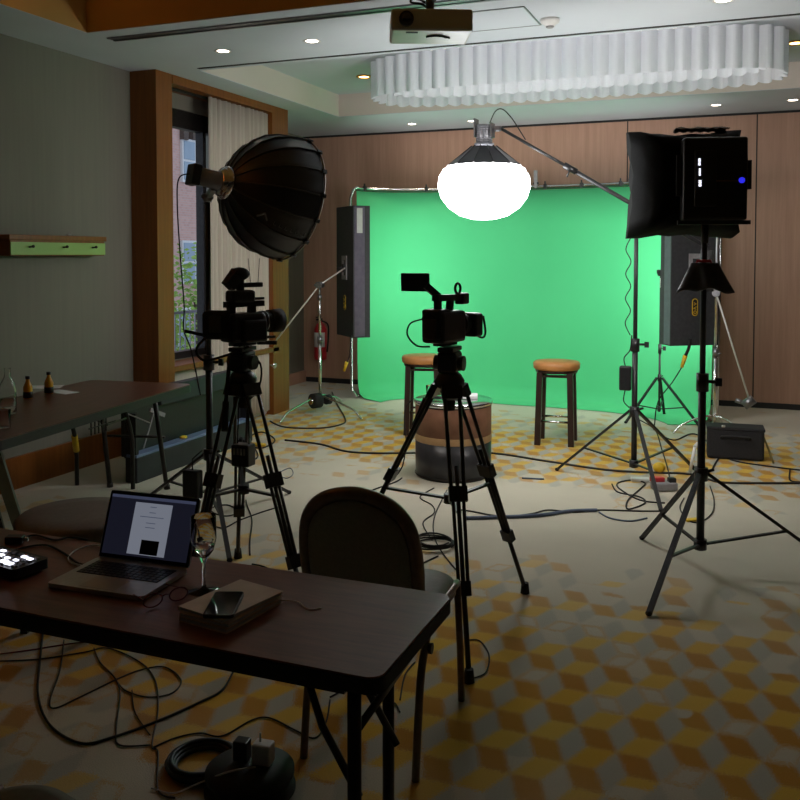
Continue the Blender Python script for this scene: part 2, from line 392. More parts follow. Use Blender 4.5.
# left wall: near part, window bay, alcove
k = MB()
k.box((XL-.1, (YF+5.9)/2, ZC/2), (.2, 5.9-YF, ZC))                       # near part
k.box((XL-.1, (5.9+8.06)/2, .34), (.2, 2.16, .68))                       # under the window
k.box((XL-.1, (5.9+8.06)/2, 2.965), (.2, 2.16, .2))                      # over the window
k.box((XL-.1, 6.005, ZC/2), (.2, .21, ZC)); k.box((XL-.1, 7.96, ZC/2), (.2, .2, ZC))
k.box(((XL-5.23)/2-.1, 8.11, ZC/2), (.77, .1, ZC))                       # return
k.box((-5.33, (8.06+YB)/2, ZC/2), (.2, YB-8.06+.1, ZC))
struct(k.build('wall_left', 'wall'))
k = MB(); k.box(((XL-.6+XR)/2, YB+.1, ZC/2), (XR-XL+.9, .2, ZC)); wb = struct(k.build('wall_back', 'panel_wood'))
# panel seams: real gaps shown as thin raised stiles
k = MB()
for px in (627, 756):
    x = ony(px, 200, YB).x; k.box((x, YB-.001, ZC/2), (.012, .004, ZC))
for x in (1.6, 2.6, 3.6): k.box((x, YB-.001, ZC/2), (.008, .004, ZC))
k.box(((XL-.6+XR)/2, YB-.002, .03), (XR-XL+.9, .006, .06)); k.box(((XL-.6+XR)/2, YB-.004, ZC-.012), (XR-XL+.9, .01, .022))
struct(k.build('trim_3', 'slot'))
M['dark_wall'] = noisy('wall_darkened_for_bounce', (.10, .085, .07), (.08, .068, .055), 3, .8)  # tone for the unseen walls, darkened to cut bounce into the foreground
struct(MB().box((XR+.1, (YF+YB)/2, ZC/2), (.2, YB-YF, ZC)).build('wall_right', 'dark_wall'))
struct(MB().box(((XL+XR)/2, YF-.1, ZC/2), (XR-XL+.4, .2, ZC)).build('wall_front', 'dark_wall'))
struct(MB().box((XL+.012, (YF+5.9)/2, .11), (.024, 5.9-YF, .22)).build('baseboard_left', 'orange_wood'))
k = MB(); k.box((-5.215, (8.16+YB)/2, .07), (.03, YB-8.16, .14)); struct(k.build('baseboard_alcove', 'panel_wood'))
# pilasters and header
k = MB(); k.box(((XL+XP)/2, 6.005, ZC/2), (XP-XL, .21, ZC-.002)); struct(k.build('trim_4', 'orange_wood'))
k = MB(); k.box(((XL+XP)/2, 7.9, ZC/2), (XP-XL, .32, ZC-.002)); struct(k.build('trim_5', 'orange_wood'))
k = MB(); k.box(((XL+XP)/2, 6.93, 3.03), (XP-XL, 1.62, .07)); struct(k.build('trim_6', 'orange_wood'))
# window: frame, glass, sill
win = bpy.data.objects.new('window_1', None); COL.objects.link(win); struct(win); win.location = (XL-.06, 6.11, .68)
k = MB(); WY = 1.75; WZ = 2.19
k.box((0, WY/2, .03), (.08, WY, .06)); k.box((0, WY/2, WZ-.08), (.08, WY, .16)); k.box((0, .02, WZ/2), (.08, .04, WZ)); k.box((0, WY-.02, WZ/2), (.08, .04, WZ)); k.box((0, .86, WZ/2), (.08, .05, WZ))
k.build('window_frame', 'dark_metal', win)
MB().box((-.01, WY/2, WZ/2), (.008, WY-.08, WZ-.2)).build('window_pane', 'window_glass', win)
MB().box((.16, WY/2, -.03), (.3, WY, .05), bev=.006).build('window_sill', 'orange_wood', win)
k = MB(); k.box((-4.57, 6.98, .32), (.16, 1.75, .62)); struct(k.build('trim_7', 'curtain'))   # pale boxed-in ledge under the sill

# ------------------------------------------------------------------ outside the window
k = MB(); k.box((-14, 19, 1), (1.2, 22, 16)); ob = thing('building', 'pink brick building across the street seen through the window', 'building', (-13.4, 19, -5))
k = MB(); k.box((-.6, 0, 8), (1.2, 24, 16)); k.build('facade', 'brick', ob)
for (py, pz) in ((193, 162), (193, 262), (176, 330)):
    P = onx(py, pz, -13.4)-Vector((-13.4, 19, -5)); k = MB(); k.box((.02, P.y, P.z), (.1, 1.1, 1.1)); w_ = k.build('window', 'white', ob)
    k = MB()
    for a in (-.26, .26):
        for c in (-.26, .26): k.box((.07, P.y+a, P.z+c), (.03, .46, .46))
    k.build('pane', 'blue_pane', w_)
for i in range(3):
    P = onx(182+9*i, 134, -13.4)-Vector((-13.4, 19, -5)); MB().box((.06, P.y, P.z), (.14, .2, .3)).build('corbel', 'bark', ob)
tag(MB().box((-10, 17, -3.1), (9, 26, .2)).build('paving', 'pave'), 'grey paving of the street below the window', 'ground', kind='structure')
def tree(px, py, X, r, lab, seed):
    P = onx(px, py, X); random.seed(seed); th = thing('street_tree', lab, 'tree', (P.x, P.y, -3), 0, 'trees outside the window')
    zc = P.z+3
    MB().tube([(0, 0, 0), (.05, .03, zc*.5), (0, 0, zc)], lambda u: .09*(1-.6*u)+.01).build('trunk', 'bark', th)
    k = MB()
    for i in range(750):
        d = Vector((random.gauss(0, 1), random.gauss(0, 1), random.gauss(0, 1))).normalized()*r*random.random()**.4
        c = Vector((0, 0, zc))+Vector((d.x, d.y, d.z*1.5)); a = Vector((random.gauss(0, 1), random.gauss(0, 1), random.gauss(0, 1))).normalized(); x, y = frame_of(a); q = .055
        k.add([c-x*q, c-y*q*.6, c+x*q, c+y*q*.6], [(0, 1, 2, 3)])
    k.build('foliage', 'leaf', th)
tree(196, 300, -9.5, .75, 'yellow green leafy tree outside the window, the nearer and taller one', 3)
tree(186, 345, -11.2, .55, 'smaller green tree outside the window behind the railing', 5)
th = thing('railing', 'thin grey metal railing outside the window', 'railing', (-6.2, 8.3, .2))
for z in (.0, .72): MB().box((0, 0, z), (.03, 3.2, .03)).build('rail', 'grey_metal', th)
k = MB()
for i in range(33): k.box((0, -1.6+i*.1, .36), (.012, .012, .72))
k.build('balusters', 'grey_metal', th)
MB().box((-.1, 0, -.1), (.3, 3.4, .14)).build('ledge', 'pave', th)

# curtain: four pleated panels as one hanging curtain
def curt(u, v):
    y = 6.68+1.04*u; x = -4.445+.018*math.sin(u*2*PI*13)+.008*math.sin(u*31); return (x, y, .05+v*2.93)
k = MB(); k.grid(curt, 150, 6)
tag(k.build('curtain', 'curtain', solid=.006), 'ivory pleated full-height curtain beside the window', 'curtain')
tag(MB().box((-4.53, 6.93, 2.985), (.03, 1.6, .02)).build('curtain_rail', 'dark_metal'), 'dark rail carrying the ivory curtain under the wood header', 'curtain rail')

# ------------------------------------------------------------------ ceiling things
def downlight(x, y, label, grp='small round ceiling downlights', z=ZC):
    return label
dl = thing('downlight', 'small warm round downlight in the ceiling, leftmost of all', 'ceiling light', at(223, 51, ZC), 0, 'small round ceiling downlights')
MB().lathe([(.052, -.004), (.060, -.004), (.060, .002), (.042, .002), (.042, -.001), (.052, -.004)], 24, cap=False).build('rim', 'white', dl)
MB().lathe([(.001, -.001), (.043, -.001), (.043, .001), (.001, .001)], 24).build('lens', 'down', dl)
dl_p = [((312, 41), 'small warm downlight left of the projector, nearer one of its pair'),
        ((723, 0), 'small warm downlight at the very top edge above the chandelier'),
        ((412, 124), 'tiny downlight near the back wall at the left of the lantern'),
        ((472, 121), 'tiny downlight half behind the top of the round lantern'),
        ((716, 105), 'tiny downlight near the back wall above the square softbox'),
        ((793, 100), 'tiny downlight near the back wall, rightmost of all')]
for (px, py), lb in dl_p: dup(dl, at(px, py, ZC), 0, lb)
lamp_pts = [at(px, py, ZC) for px, py in [(223, 51), (312, 41), (723, 0), (412, 124), (472, 121), (716, 105), (793, 100)]]
# two warm recessed spots inside the coffer
cs = thing('recessed_spotlight', 'warm orange recessed spotlight left of the chandelier', 'ceiling light', ony(366, 77, 8.3) , 0, 'warm spots inside the chandelier recess')
cs.location = at(364, 76, ZT)
MB().lathe([(.05, -.012), (.075, -.012), (.075, -.001), (.05, -.001), (.05, -.012)], 20, cap=False).build('rim', 'gold', cs)
MB().lathe([(.001, -.008), (.052, -.008), (.052, -.003), (.001, -.003)], 20).build('lens', 'warm_strip', cs)
dup(cs, at(796, 42, ZT), 0, 'warm orange recessed spotlight right of the chandelier')
# the warm cove strip above the near recess edge
th = thing('cove_light', 'warm strip light along the left inside edge of the orange ceiling recess', 'ceiling light', (CX0+.002, 2.3, ZC+.03))
MB().box((.04, 0, .024), (.03, 3.4, .012)).build('diffuser', 'warm_strip', th)
k = MB(); k.box((.06, 0, 0), (.12, 3.5, .02)); k.box((.115, 0, .02), (.01, 3.5, .03)); k.build('housing', 'gold', th)

# chandelier
ch = thing('chandelier', 'wide white pleated hanging chandelier in the ceiling recess', 'chandelier', (-1.45, 7.36, ZT))
def ring(a, b_, n, z0, z1, npl, amp):
    raw = []
    for i in range(2000):
        t_ = 2*PI*i/2000; c, s_ = math.cos(t_), math.sin(t_)
        raw.append(Vector((a*math.copysign(abs(c)**(2/n), c), b_*math.copysign(abs(s_)**(2/n), s_))))
    cum = [0]
    for i in range(2000): cum.append(cum[-1]+(raw[(i+1) % 2000]-raw[i]).length)
    N = npl*8; pts = []; j = 0
    for i in range(N):
        d = cum[-1]*i/N
        while cum[j+1] < d: j += 1
        pts.append(raw[j].lerp(raw[(j+1) % 2000], (d-cum[j])/(cum[j+1]-cum[j]+1e-9)))
    k = MB(); vs = []
    for j in range(5):
        for i in range(N):
            p = pts[i]; tg = pts[(i+1) % N]-pts[i-1]; nn = Vector((tg.y, -tg.x)).normalized(); ph = abs(math.sin(PI*i/8)); d = amp*ph
            z = z0+(z1-z0)*j/4-(.014*ph if j == 0 else 0); vs.append((p.x+nn.x*d, p.y+nn.y*d, z))
    k.add(vs, [(j*N+i, j*N+(i+1) % N, (j+1)*N+(i+1) % N, (j+1)*N+i) for j in range(4) for i in range(N)], False); return k
ring(1.64, .43, 3.2, -.335, -.03, 62, .045).build('outer_shade', 'chand', ch, solid=.004)
ring(1.5, .33, 3.0, -.27, -.03, 56, .04).build('inner_shade', 'chand', ch, solid=.004)
k = MB(); k.ext([(1.6*math.cos(a*PI/24), .4*math.sin(a*PI/24)) for a in range(48)], -.03, -.001); k.build('ceiling_plate', mat('plate_added_glow', (.9, .9, .9), .5, emit=(1, .93, .9), es=.8), ch)  # glow added to the plate to brighten the pleated shades from inside

# smoke detector, access hatch
sd = thing('smoke_detector', 'small round white smoke detector on the ceiling above the chandelier', 'smoke detector', at(550, 19, ZC))
MB().lathe([(.001, -.045), (.03, -.045), (.04, -.03), (.055, -.025), (.06, -.012), (.06, 0)], 24).build('body', 'white', sd)
MB().lathe([(.02, -.055), (.026, -.05), (.026, -.044)], 16).build('sensor', 'grey_card', sd)
a, b_ = at(466, 12, ZC), at(526, 26, ZC)
hx = thing('ceiling_hatch', 'square access panel outline in the ceiling right of the projector', 'access panel', ((a.x+b_.x)/2, (a.y+b_.y)/2, ZC))
MB().box((0, 0, -.002), (.44, .44, .004)).build('panel', 'ceil', hx)
k = MB()
for c, sz in (((0, .225, -.003), (.46, .01, .006)), ((0, -.225, -.003), (.46, .01, .006)), ((.225, 0, -.003), (.01, .46, .006)), ((-.225, 0, -.003), (.01, .46, .006))): k.box(c, sz)
k.build('frame', 'grey_metal', hx)

# projector
PT = 4.6
pc = dep(430, 27, PT)
pj = thing('projector', 'white ceiling projector with round dark lens hanging from a bracket', 'projector', (pc.x, pc.y, pc.z), R(24))
MB().box((0, 0, 0), (.41, .30, .11), bev=.012).build('body', noisy('projector_case', (.52, .50, .44), (.46, .44, .40), 10, .4), pj)
k = MB(); k.cyl((-.13, -.15, 0), (-.13, -.175, 0), .038, .036, 24); k.build('lens_barrel', 'black_plastic', pj)
k = MB(); k.ball((-.13, -.172, 0), .026, 16, (1, .4, 1)); k.build('lens', 'screen_glass', pj)
k = MB()
for i in range(7): k.box((.206, -.08+i*.025, 0), (.004, .01, .07))
k.build('side_grille', 'slot', pj)
MB().box((-.10, -.11, -.056), (.06, .02, .004)).build('focus_slider', 'slot', pj)
zt = ZC-pc.z
k = MB(); k.cyl((.0, 0, .05), (.0, 0, zt), .022, .022, 16); k.lathe([(.001, zt-.01), (.07, zt-.01), (.07, zt), (.001, zt)], 20); k.box((0, 0, .065), (.16, .16, .012)); k.build('ceiling_mount', 'grey_metal', pj)
k = MB(); k.tube(cr_spline([(.03, .05, .06), (-.03, 0, .11), (-.1, -.02, .12), (-.07, .04, .16), (.02, .03, .13), (.05, .02, zt)], 6), .006); k.build('cable', 'black_rubber', pj)
k = MB(); k.tube(cr_spline([(-.02, -.03, -.058), (.02, -.06, -.060), (.06, -.05, -.060), (.1, -.01, -.058)], 6), .005); k.ball((.085, -.02, -.058), .011, 8, (1.6, 1, .4)); k.build('curved_mark', 'slot', pj)

# coat rack on the left wall
rk = thing('coat_rack', 'wooden wall rack with pale green front and three dark pegs', 'coat rack', (XL, 4.98, 1.64))
MB().box((.06, 0, .005), (.10, .92, .11), bev=.004).build('body', 'orange_wood', rk)
MB().box((.113, 0, .0), (.008, .92, .085)).build('front_panel', noisy('green_panel', (.34, .52, .15), (.30, .46, .13), 4, .35), rk)
MB().box((.055, 0, .075), (.13, .95, .035), bev=.004).build('top_shelf', 'orange_wood', rk)
for y in (-.30, .02, .32):
    k = MB(); k.cyl((.117, y, .01), (.15, y, .012), .007, .006, 10); k.ball((.152, y, .014), .011, 10); k.build('peg', 'dark_metal', rk)
MB().ball((.08, .12, .1), .014, 10, (1, 1.5, .6)).build('knob', 'alu', rk)

# ------------------------------------------------------------------ folding tables
def folding_leg(k, top, foot, r=.0125): k.cyl(top, foot, r, r, 12); k.cyl((foot[0], foot[1], foot[2]), (foot[0], foot[1], foot[2]+.03), r*1.35, r*1.3, 12)
# front desk
D0, D1, E0, E1 = -2.62, -.682, 1.61, 2.085
dk = thing('folding_table', 'walnut topped folding table in the foreground carrying the laptop', 'table', ((D0+D1)/2, (E0+E1)/2, 0))
W, D = D1-D0, E1-E0
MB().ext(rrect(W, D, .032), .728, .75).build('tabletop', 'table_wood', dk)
k = MB(); k.ext(rrect(W+.006, D+.006, .035), .714, .745); k.build('edge_band', 'black_rubber', dk)
for sy in (-1, 1): MB().box((0, sy*(D/2-.06), .695), (W-.2, .02, .035)).build('apron_rail', 'dark_metal', dk)
for sx in (1, -1):
    xx = sx*(W/2-.075)
    for y, dx in ((-.19, .0), (.18, -.075)):
        k = MB(); folding_leg(k, (xx+sx*dx, y, .70), (xx+sx*dx, y, 0), .015); k.build('leg', 'dark_metal', dk)
    k = MB(); k.cyl((xx-sx*.02, -.17, .14), (xx-sx*.03, .16, .14), .009, .009, 8); k.build('crossbar', 'dark_metal', dk); MB().cyl((xx, -.19, .60), (xx-sx*.02, .18, .60), .009, .009, 8).build('crossbar', 'dark_metal', dk)
    for y in (-.12, .1):
        k = MB(); k.tube([(xx-sx*.16, y, .70), (xx-sx*.11, y, .56), (xx-sx*.02, y, .42)], .009); k.build('folding_brace', 'dark_metal', dk)
# left table
ax = at(0, 440, .75); bx_ = at(178, 388, .75); dr = (bx_-ax).normalized(); ang = math.atan2(dr.y, dr.x)-PI/2
TL, TW = 1.86, .76
cn = ax+dr*.9+Vector((dr.y*-1, dr.x, 0))*(TW/2); 
lt = thing('folding_table', 'walnut topped folding table along the left wall with bottles on it', 'table', (cn.x, cn.y, 0), ang)
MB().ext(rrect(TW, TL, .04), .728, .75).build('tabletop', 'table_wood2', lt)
MB().ext(rrect(TW+.006, TL+.006, .043), .70, .745).build('edge_band', 'black', lt)
LTI = (Matrix.Translation((cn.x, cn.y, 0)) @ Matrix.Rotation(ang, 4, 'Z')).inverted()
lq = lambda px, py, z=0.0: LTI @ at(px, py, z)
for fx_, fy_ in ((110, 487), (167, 489)):
    f_ = lq(fx_, fy_); k = MB(); folding_leg(k, (f_.x, min(f_.y, TL/2-.03), .70), (f_.x, f_.y, 0), .016); k.build('leg', 'dark_metal', lt)
fa, fb = lq(110, 487), lq(167, 489); k = MB(); k.cyl((fa.x, fa.y-.02, .36), (fb.x, fb.y-.02, .36), .009, .009, 8); k.build('crossbar', 'dark_metal', lt)
for n_, (fx_, fy_) in enumerate(((77, 485), (133, 489))):
    f_ = lq(fx_, fy_); x_, y_ = f_.x, f_.y
    k = MB(); k.tube([(x_+.07, y_-.26, .70), (x_+.08, y_-.16, .46), (x_+.06, y_-.1, .36), (x_, y_, .19), (x_, y_, 0)], .015); w_ = k.build('wishbone_leg', 'dark_metal', lt)
    if n_ == 0: MB().cyl((x_+.062, y_-.11, .37), (x_+.02, y_-.03, .25), .021, .021, 12).build('yellow_tape', 'yellow', w_)
k = MB(); k.bar((fa.x, fa.y-.03, .44), (fa.x-.15, TL/2-.45, .69), .012); k.build('folding_brace', 'dark_metal', lt)
k = MB(); k.bar((fb.x-.1, fb.y-.05, .46), (fb.x-.22, fb.y-.3, .60), .03, .006); k.build('folding_brace', 'alu', lt)
t0, f0 = lq(4, 447, .70), lq(22, 536); k = MB(); k.bar((TW/2-.05, -TL/2+.05, .70), (f0.x, f0.y, 0), .055, .03); k.build('leg', noisy('grey_green_leg', (.12, .14, .12), (.09, .11, .095), 8, .5), lt)
k = MB(); k.bar((TW/2-.13, -TL/2+.05, .70), (f0.x-.1, f0.y-.03, 0), .03, .03); k.build('leg', 'dark_metal', lt)
k = MB(); k.bar((-TW/2+.06, -TL/2+.05, .70), (-TW/2+.06, -TL/2+.2, 0), .03, .03); k.build('leg', 'dark_metal', lt)
k = MB()
for i in range(5): k.bar((TW/2-.03, -.15+i*.035, .70), (TW/2-.03, -.15+i*.035, .62), .006)
k.bar((TW/2-.03, -.17, .66), (TW/2-.03, .08, .66), .006); k.bar((TW/2-.03, .0, .65), (TW/2-.1, .3, .63), .008); k.build('latch_wires', 'dark_metal', lt)

# things on the left table
def juice(px, py, h, lab):
    P = at(px, py, .75); o = thing('juice_bottle', lab, 'bottle', P, 0, 'small juice bottles on the left table'); return o
P = at(28, 399, .75)
jb = thing('juice_bottle', 'small bottle of yellow juice next to the clear carafe', 'bottle', P, 0, 'small juice bottles on the left table')
MB().lathe([(.001, .003), (.024, .003), (.026, .01), (.026, .07), (.018, .09), (.011, .105), (.011, .118)], 20).build('body', 'orange', jb)
MB().lathe([(.027, .008), (.0275, .03), (.027, .045)], 20, cap=False).build('label', 'dark_metal', jb, solid=.0006)
MB().lathe([(.013, .118), (.013, .135), (.001, .136)], 16).build('cap', 'black_plastic', jb)
dup(jb, at(49, 394, .75), .5, 'small bottle of yellow juice beside the white papers')
P = at(8, 414, .75)
cf_ = thing('carafe', 'tall clear glass water bottle at the left end of the table', 'bottle', P)
MB().lathe(crisp([(.001, .002), (.04, .002), (.044, .01), (.044, .13), (.036, .165), (.018, .20), (.015, .24), (.017, .245), (.0145, .245), (.0125, .2), (.033, .16), (.041, .13), (.041, .012), (.001, .010)]), 28).build('glass_body', 'glass', cf_)
MB().lathe([(.001, .0115), (.0395, .0125), (.0395, .085), (.001, .085)], 28).build('water', 'water', cf_)
P = at(4, 428, .75)
gl = thing('drinking_glass', 'clear glass tumbler in front of the water bottle', 'glass', P)
MB().lathe(crisp([(.001, .001), (.028, .001), (.033, .09), (.031, .09), (.0265, .008), (.001, .006)]), 24).build('glass_body', 'glass', gl)
P = at(45, 387, .75); tag(MB().box((P.x, P.y, .7508), (.21, .14, .0012), .5).build('paper_sheet', 'paper'), 'white paper lying behind the right juice bottle', 'paper', 'papers on the left table')
P = at(62, 392, .75); tag(MB().box((P.x, P.y, .7508), (.2, .10, .0014), -.2).build('paper_sheet', 'paper'), 'white paper lying right of the juice bottles', 'paper', 'papers on the left table')

# long black case below the window
A = at(137, 484); A2 = onx(231, 462, A.x+.02)
cs2 = thing('equipment_case', 'long open black equipment case with a pale blue edge under the window', 'case', (A.x, A.y, 0))
L = 1.55
MB().box((-.05, L/2, .09), (.10, L, .18), bev=.008).build('base_tray', noisy('case_side', (.018, .021, .024), (.028, .03, .034), 8, .5), cs2)
MB().box((-.045, L/2, .19), (.09, L, .02), bev=.003).build('blue_edge', noisy('blue_edge_paint', (.16, .22, .36), (.12, .17, .3), 8, .4), cs2)
MB().box((-.115, L/2, .36), (.03, L, .36)).build('back_panel', 'black', cs2)
MB().box((-.09, L/2+.1, .56), (.08, L-.5, .14), bev=.008).build('top_rail', noisy('case_top', (.025, .03, .036), (.02, .025, .03), 8, .5), cs2)
for y in (.02, L-.02): MB().box((-.06, y, .33), (.10, .03, .32)).build('end_panel', 'black', cs2)
k = MB(); k.bar((-.1, .28, .47), (-.1, .45, .40), .02, .03); k.bar((-.1, .2, .2), (-.1, .33, .45), .012); k.build('silver_strap', 'grey_card', cs2)
P = at(186, 452); tag(MB().ball((cs2.location.x-.05, cs2.location.y+.62, .206), .022, 12, (1.3, 1.6, .6)).build('tape_roll', 'yellow'), 'small yellow roll on the blue case edge', 'tape')

# ------------------------------------------------------------------ desk-top things
Z = .75
# laptop
a, b_, c_ = at(45, 588, Z), at(141, 602, Z), at(180, 570, Z)     # front-left, front-right, back-right of the base
ux = (b_-a); lw = .304; ang = math.atan2(ux.y, ux.x); yd = Vector((-math.sin(ang), math.cos(ang), 0)); ld = .205
lw = .288; ctr = a+ux.normalized()*(lw/2+.004)
lp = thing('laptop', 'open silver laptop showing a document on its dark screen', 'laptop', (ctr.x, ctr.y, Z), ang)
MB().ext(rrect(lw, ld, .012), .003, .014, Matrix.Translation((0, ld/2, 0))).build('base', 'alu', lp)
kb = MB().box((0, ld*.66, .0143), (lw*.86, ld*.44, .0008)).build('keyboard_well', 'slot', lp)
k = MB()
for r_ in range(6):
    for c in range(14): k.box((-lw*.40+c*lw*.8/13, ld*.47+r_*ld*.075, .0152), (lw*.048, ld*.058, .0012))
k.build('keys', 'black_plastic', kb)
MB().box((0, ld*.21, .0143), (lw*.36, ld*.33, .0006)).build('trackpad', noisy('trackpad', (.46, .45, .43), (.42, .41, .39), 10, .4), lp)
k = MB()
for sx in (-1, 1):
    for y in (.02, ld-.02): k.cyl((sx*(lw/2-.02), y, 0), (sx*(lw/2-.02), y, .004), .005, .005, 8)
k.build('rubber_feet', 'black_rubber', lp)
tilt = Matrix.Translation((0, ld, .014)) @ Matrix.Rotation(R(-20), 4, 'X')    # lid leans back
k = MB(); k.ext([(x, y) for x, y in rrect(lw, .184, .01)], -.0055, -.001, tilt @ Matrix.Translation((0, 0, .092)) @ Matrix.Rotation(R(90), 4, 'X')); lid = k.build('lid', 'alu', lp)
fx = lambda w, h, cx, cz, d: MB().box((0, 0, 0), (w, .0008, h), mx=tilt @ Matrix.Translation((cx, d, cz)))
LZ = .092
fx(lw-.006, .178, 0, LZ, -.0003).build('bezel', 'screen_glass', lid)
fx(lw-.020, .160, 0, LZ+.001, -.0010).build('screen', mat('laptop_screen', (.01, .01, .01), .3, emit=(.035, .037, .07), es=.2), lid)
fx(lw-.020, .008, 0, LZ+.077, -.0016).build('menu_bar', mat('screen_bar', (.01, .01, .01), .3, emit=(.12, .14, .25), es=.3), lid)
fx(.118, .138, .005, LZ-.004, -.0016).build('document', mat('screen_doc', (.01, .01, .01), .3, emit=(.36, .39, .48), es=.4), lid)
k = MB()
for i, (w, z) in enumerate(((.02, .055), (.02, .04), (.075, .028), (.03, .012), (.03, .0))): k.box((0, 0, 0), (w, .0006, .0018), mx=tilt @ Matrix.Translation((.005, -.0022, LZ+z)))
k.build('document_lines', mat('screen_ink', (.01, .01, .01), .3, emit=(.1, .12, .2), es=.4), lid)
fx(.056, .038, .014, LZ-.052, -.0022).build('document_picture', mat('screen_pic', (.004, .006, .012), .4), lid)
# video switcher
P = at(14, 570, Z); sw = thing('video_switcher', 'small black video switcher with glowing white buttons', 'video switcher', (P.x-.03, P.y, Z), R(-8))
MB().ext([(x, y) for x, y in rrect(.22, .11, .012)], .006, .032).build('body', 'black_plastic', sw)
MB().box((0, 0, .003), (.19, .08, .006)).build('foot_pad', 'black_rubber', sw)
k = MB()
for r_ in range(4):
    for c in range(9): k.box((-.088+c*.022, -.038+r_*.023, .034), (.013, .011, .004))
k.build('buttons', 'grey_card', sw)
k = MB()
for x, y, w, d in ((-.01, -.005, .018, .012), (.025, -.012, .016, .01), (.058, .016, .018, .011), (.085, .012, .018, .011), (.04, -.034, .026, .015), (.066, -.038, .026, .015), (.06, -.012, .015, .009), (-.035, .02, .018, .01), (-.05, -.015, .016, .012)):
    k.box((x, y, .0375), (w, d, .004), bev=.0012)
k.build('lit_buttons', 'led', sw)
# wine glass
P = at(204, 591, Z); GS = 1.28; wg = thing('champagne_glass', 'clear stemmed champagne glass between laptop and notebooks', 'glass', (P.x, P.y, Z))
gp = [(.001, .0), (.031, .0), (.031, .002), (.006, .006), (.0035, .015), (.0032, .055), (.008, .066), (.020, .082), (.0255, .105), (.0245, .150), (.0235, .150), (.0245, .106), (.019, .084), (.007, .070), (.001, .068)]
MB().lathe(crisp([(a*GS, b*GS) for a, b in gp]), 28).build('glass_body', 'glass', wg)
MB().lathe([(a*GS, b*GS) for a, b in [(.001, .0685), (.0068, .0715), (.0185, .0848), (.0215, .092), (.001, .092)]], 24).build('drink', 'water', wg)
# notebooks and phone
c0 = at(232, 612, Z); nb = None
nang = math.atan2((at(255, 640, Z)-at(185, 622, Z)).y, (at(255, 640, Z)-at(185, 622, Z)).x)
cs_ = [(.0, .010, 0, 'cream notebook at the bottom of the stack under the phone'), (.012, .009, .04, 'cream notebook in the middle of the stack under the phone'), (.023, .008, -.07, 'cream notebook on top of the stack, the phone lying on it')]
for z0, th_, da, lab in cs_:
    o = thing('notebook', lab, 'notebook', (c0.x, c0.y, Z+z0), nang+da-.02, 'stacked notebooks')
    MB().box((0, 0, th_/2+.0012), (.137, .200, th_-.001)).build('pages', 'paper', o)
    k = MB(); k.box((0, 0, .0006), (.142, .206, .0012)); k.box((0, 0, th_+.0012), (.142, .206, .0012)); k.box((-.070, 0, th_/2+.0006), (.002, .206, th_)); k.build('cover', 'cream', o)
    if z0 == .0:
        k = MB(); k.tube(cr_spline([(.05, .09, .006), (.10, .12, .004), (.15, .10, .002), (.175, .12, .002)], 6), .0016, 5); k.build('ribbon', 'cream', o)
pp = at(224, 605, Z+.033); pa = nang+R(8)
ph = thing('smartphone', 'black smartphone lying face up on the stacked notebooks', 'phone', (at(224, 606, Z+.033).x, at(224, 606, Z+.033).y, Z+.0328), math.atan2((at(232, 592, Z)-at(218, 619, Z)).y, (at(232, 592, Z)-at(218, 619, Z)).x)-PI/2)
MB().ext(rrect(.070, .142, .010), .0, .0075).build('body', 'black_plastic', ph)
MB().ext(rrect(.066, .138, .009), .0075, .008).build('screen', 'screen_glass', ph)
# glasses with red frame
P = at(166, 605, Z); eg = thing('eyeglasses', 'dark red framed eyeglasses lying folded between laptop and notebooks', 'eyeglasses', (P.x, P.y, Z), R(60))
k = MB()
for sx in (-1, 1): k.tube([(sx*.033+.024*math.cos(a*PI/8), .0, .0195+.016*math.sin(a*PI/8)) for a in range(16)], .0018, 6, True)
k.tube([(-.009, 0, .024), (0, 0, .027), (.009, 0, .024)], .0018, 6); k.build('front_frame', 'dark_red', eg)
for sx in (-1, 1):
    k = MB(); k.tube([(sx*.057, .0, .024), (sx*.056, .02, .023), (sx*.045, .12, .006), (sx*.03, .13, .003)], .0018, 6); k.build('temple', 'dark_red', eg)
# white usb cable, dark cables, adapter
def cable(name, pts, r, m, label, cat='cable', group=None, z=.0, n=7):
    k = MB(); k.tube(cr_spline(pts, n), r, 6); return tag(k.build(name, m), label, cat, group)
zt = Z+.004
P3 = lambda l, z: [at(x, y, z) for x, y in l]
cable('usb_cable', P3([(92, 566), (84, 566), (70, 562), (69, 556), (78, 549), (94, 545), (108, 548)], zt), .0022, 'white', 'thin white cable curling from the left side of the laptop')
cable('desk_cable', P3([(0, 556), (22, 548), (45, 545), (62, 552), (76, 562), (84, 565)], zt), .003, 'black_rubber', 'black cable running across the desk to the laptop')
cable('desk_cable', P3([(18, 541), (34, 535), (55, 540), (70, 537), (88, 540)], zt), .003, 'black_rubber', 'black cable at the far edge of the desk behind the switcher')
P = at(15, 543, Z); o = thing('power_adapter', 'small black cable adapter on the desk behind the switcher', 'adapter', (P.x, P.y, Z), .4)
MB().box((0, 0, .011), (.05, .03, .022), bev=.003).build('body', 'black_plastic', o); MB().cyl((.025, 0, .011), (.038, 0, .011), .006, .006, 10).build('metal_plug', 'alu', o)

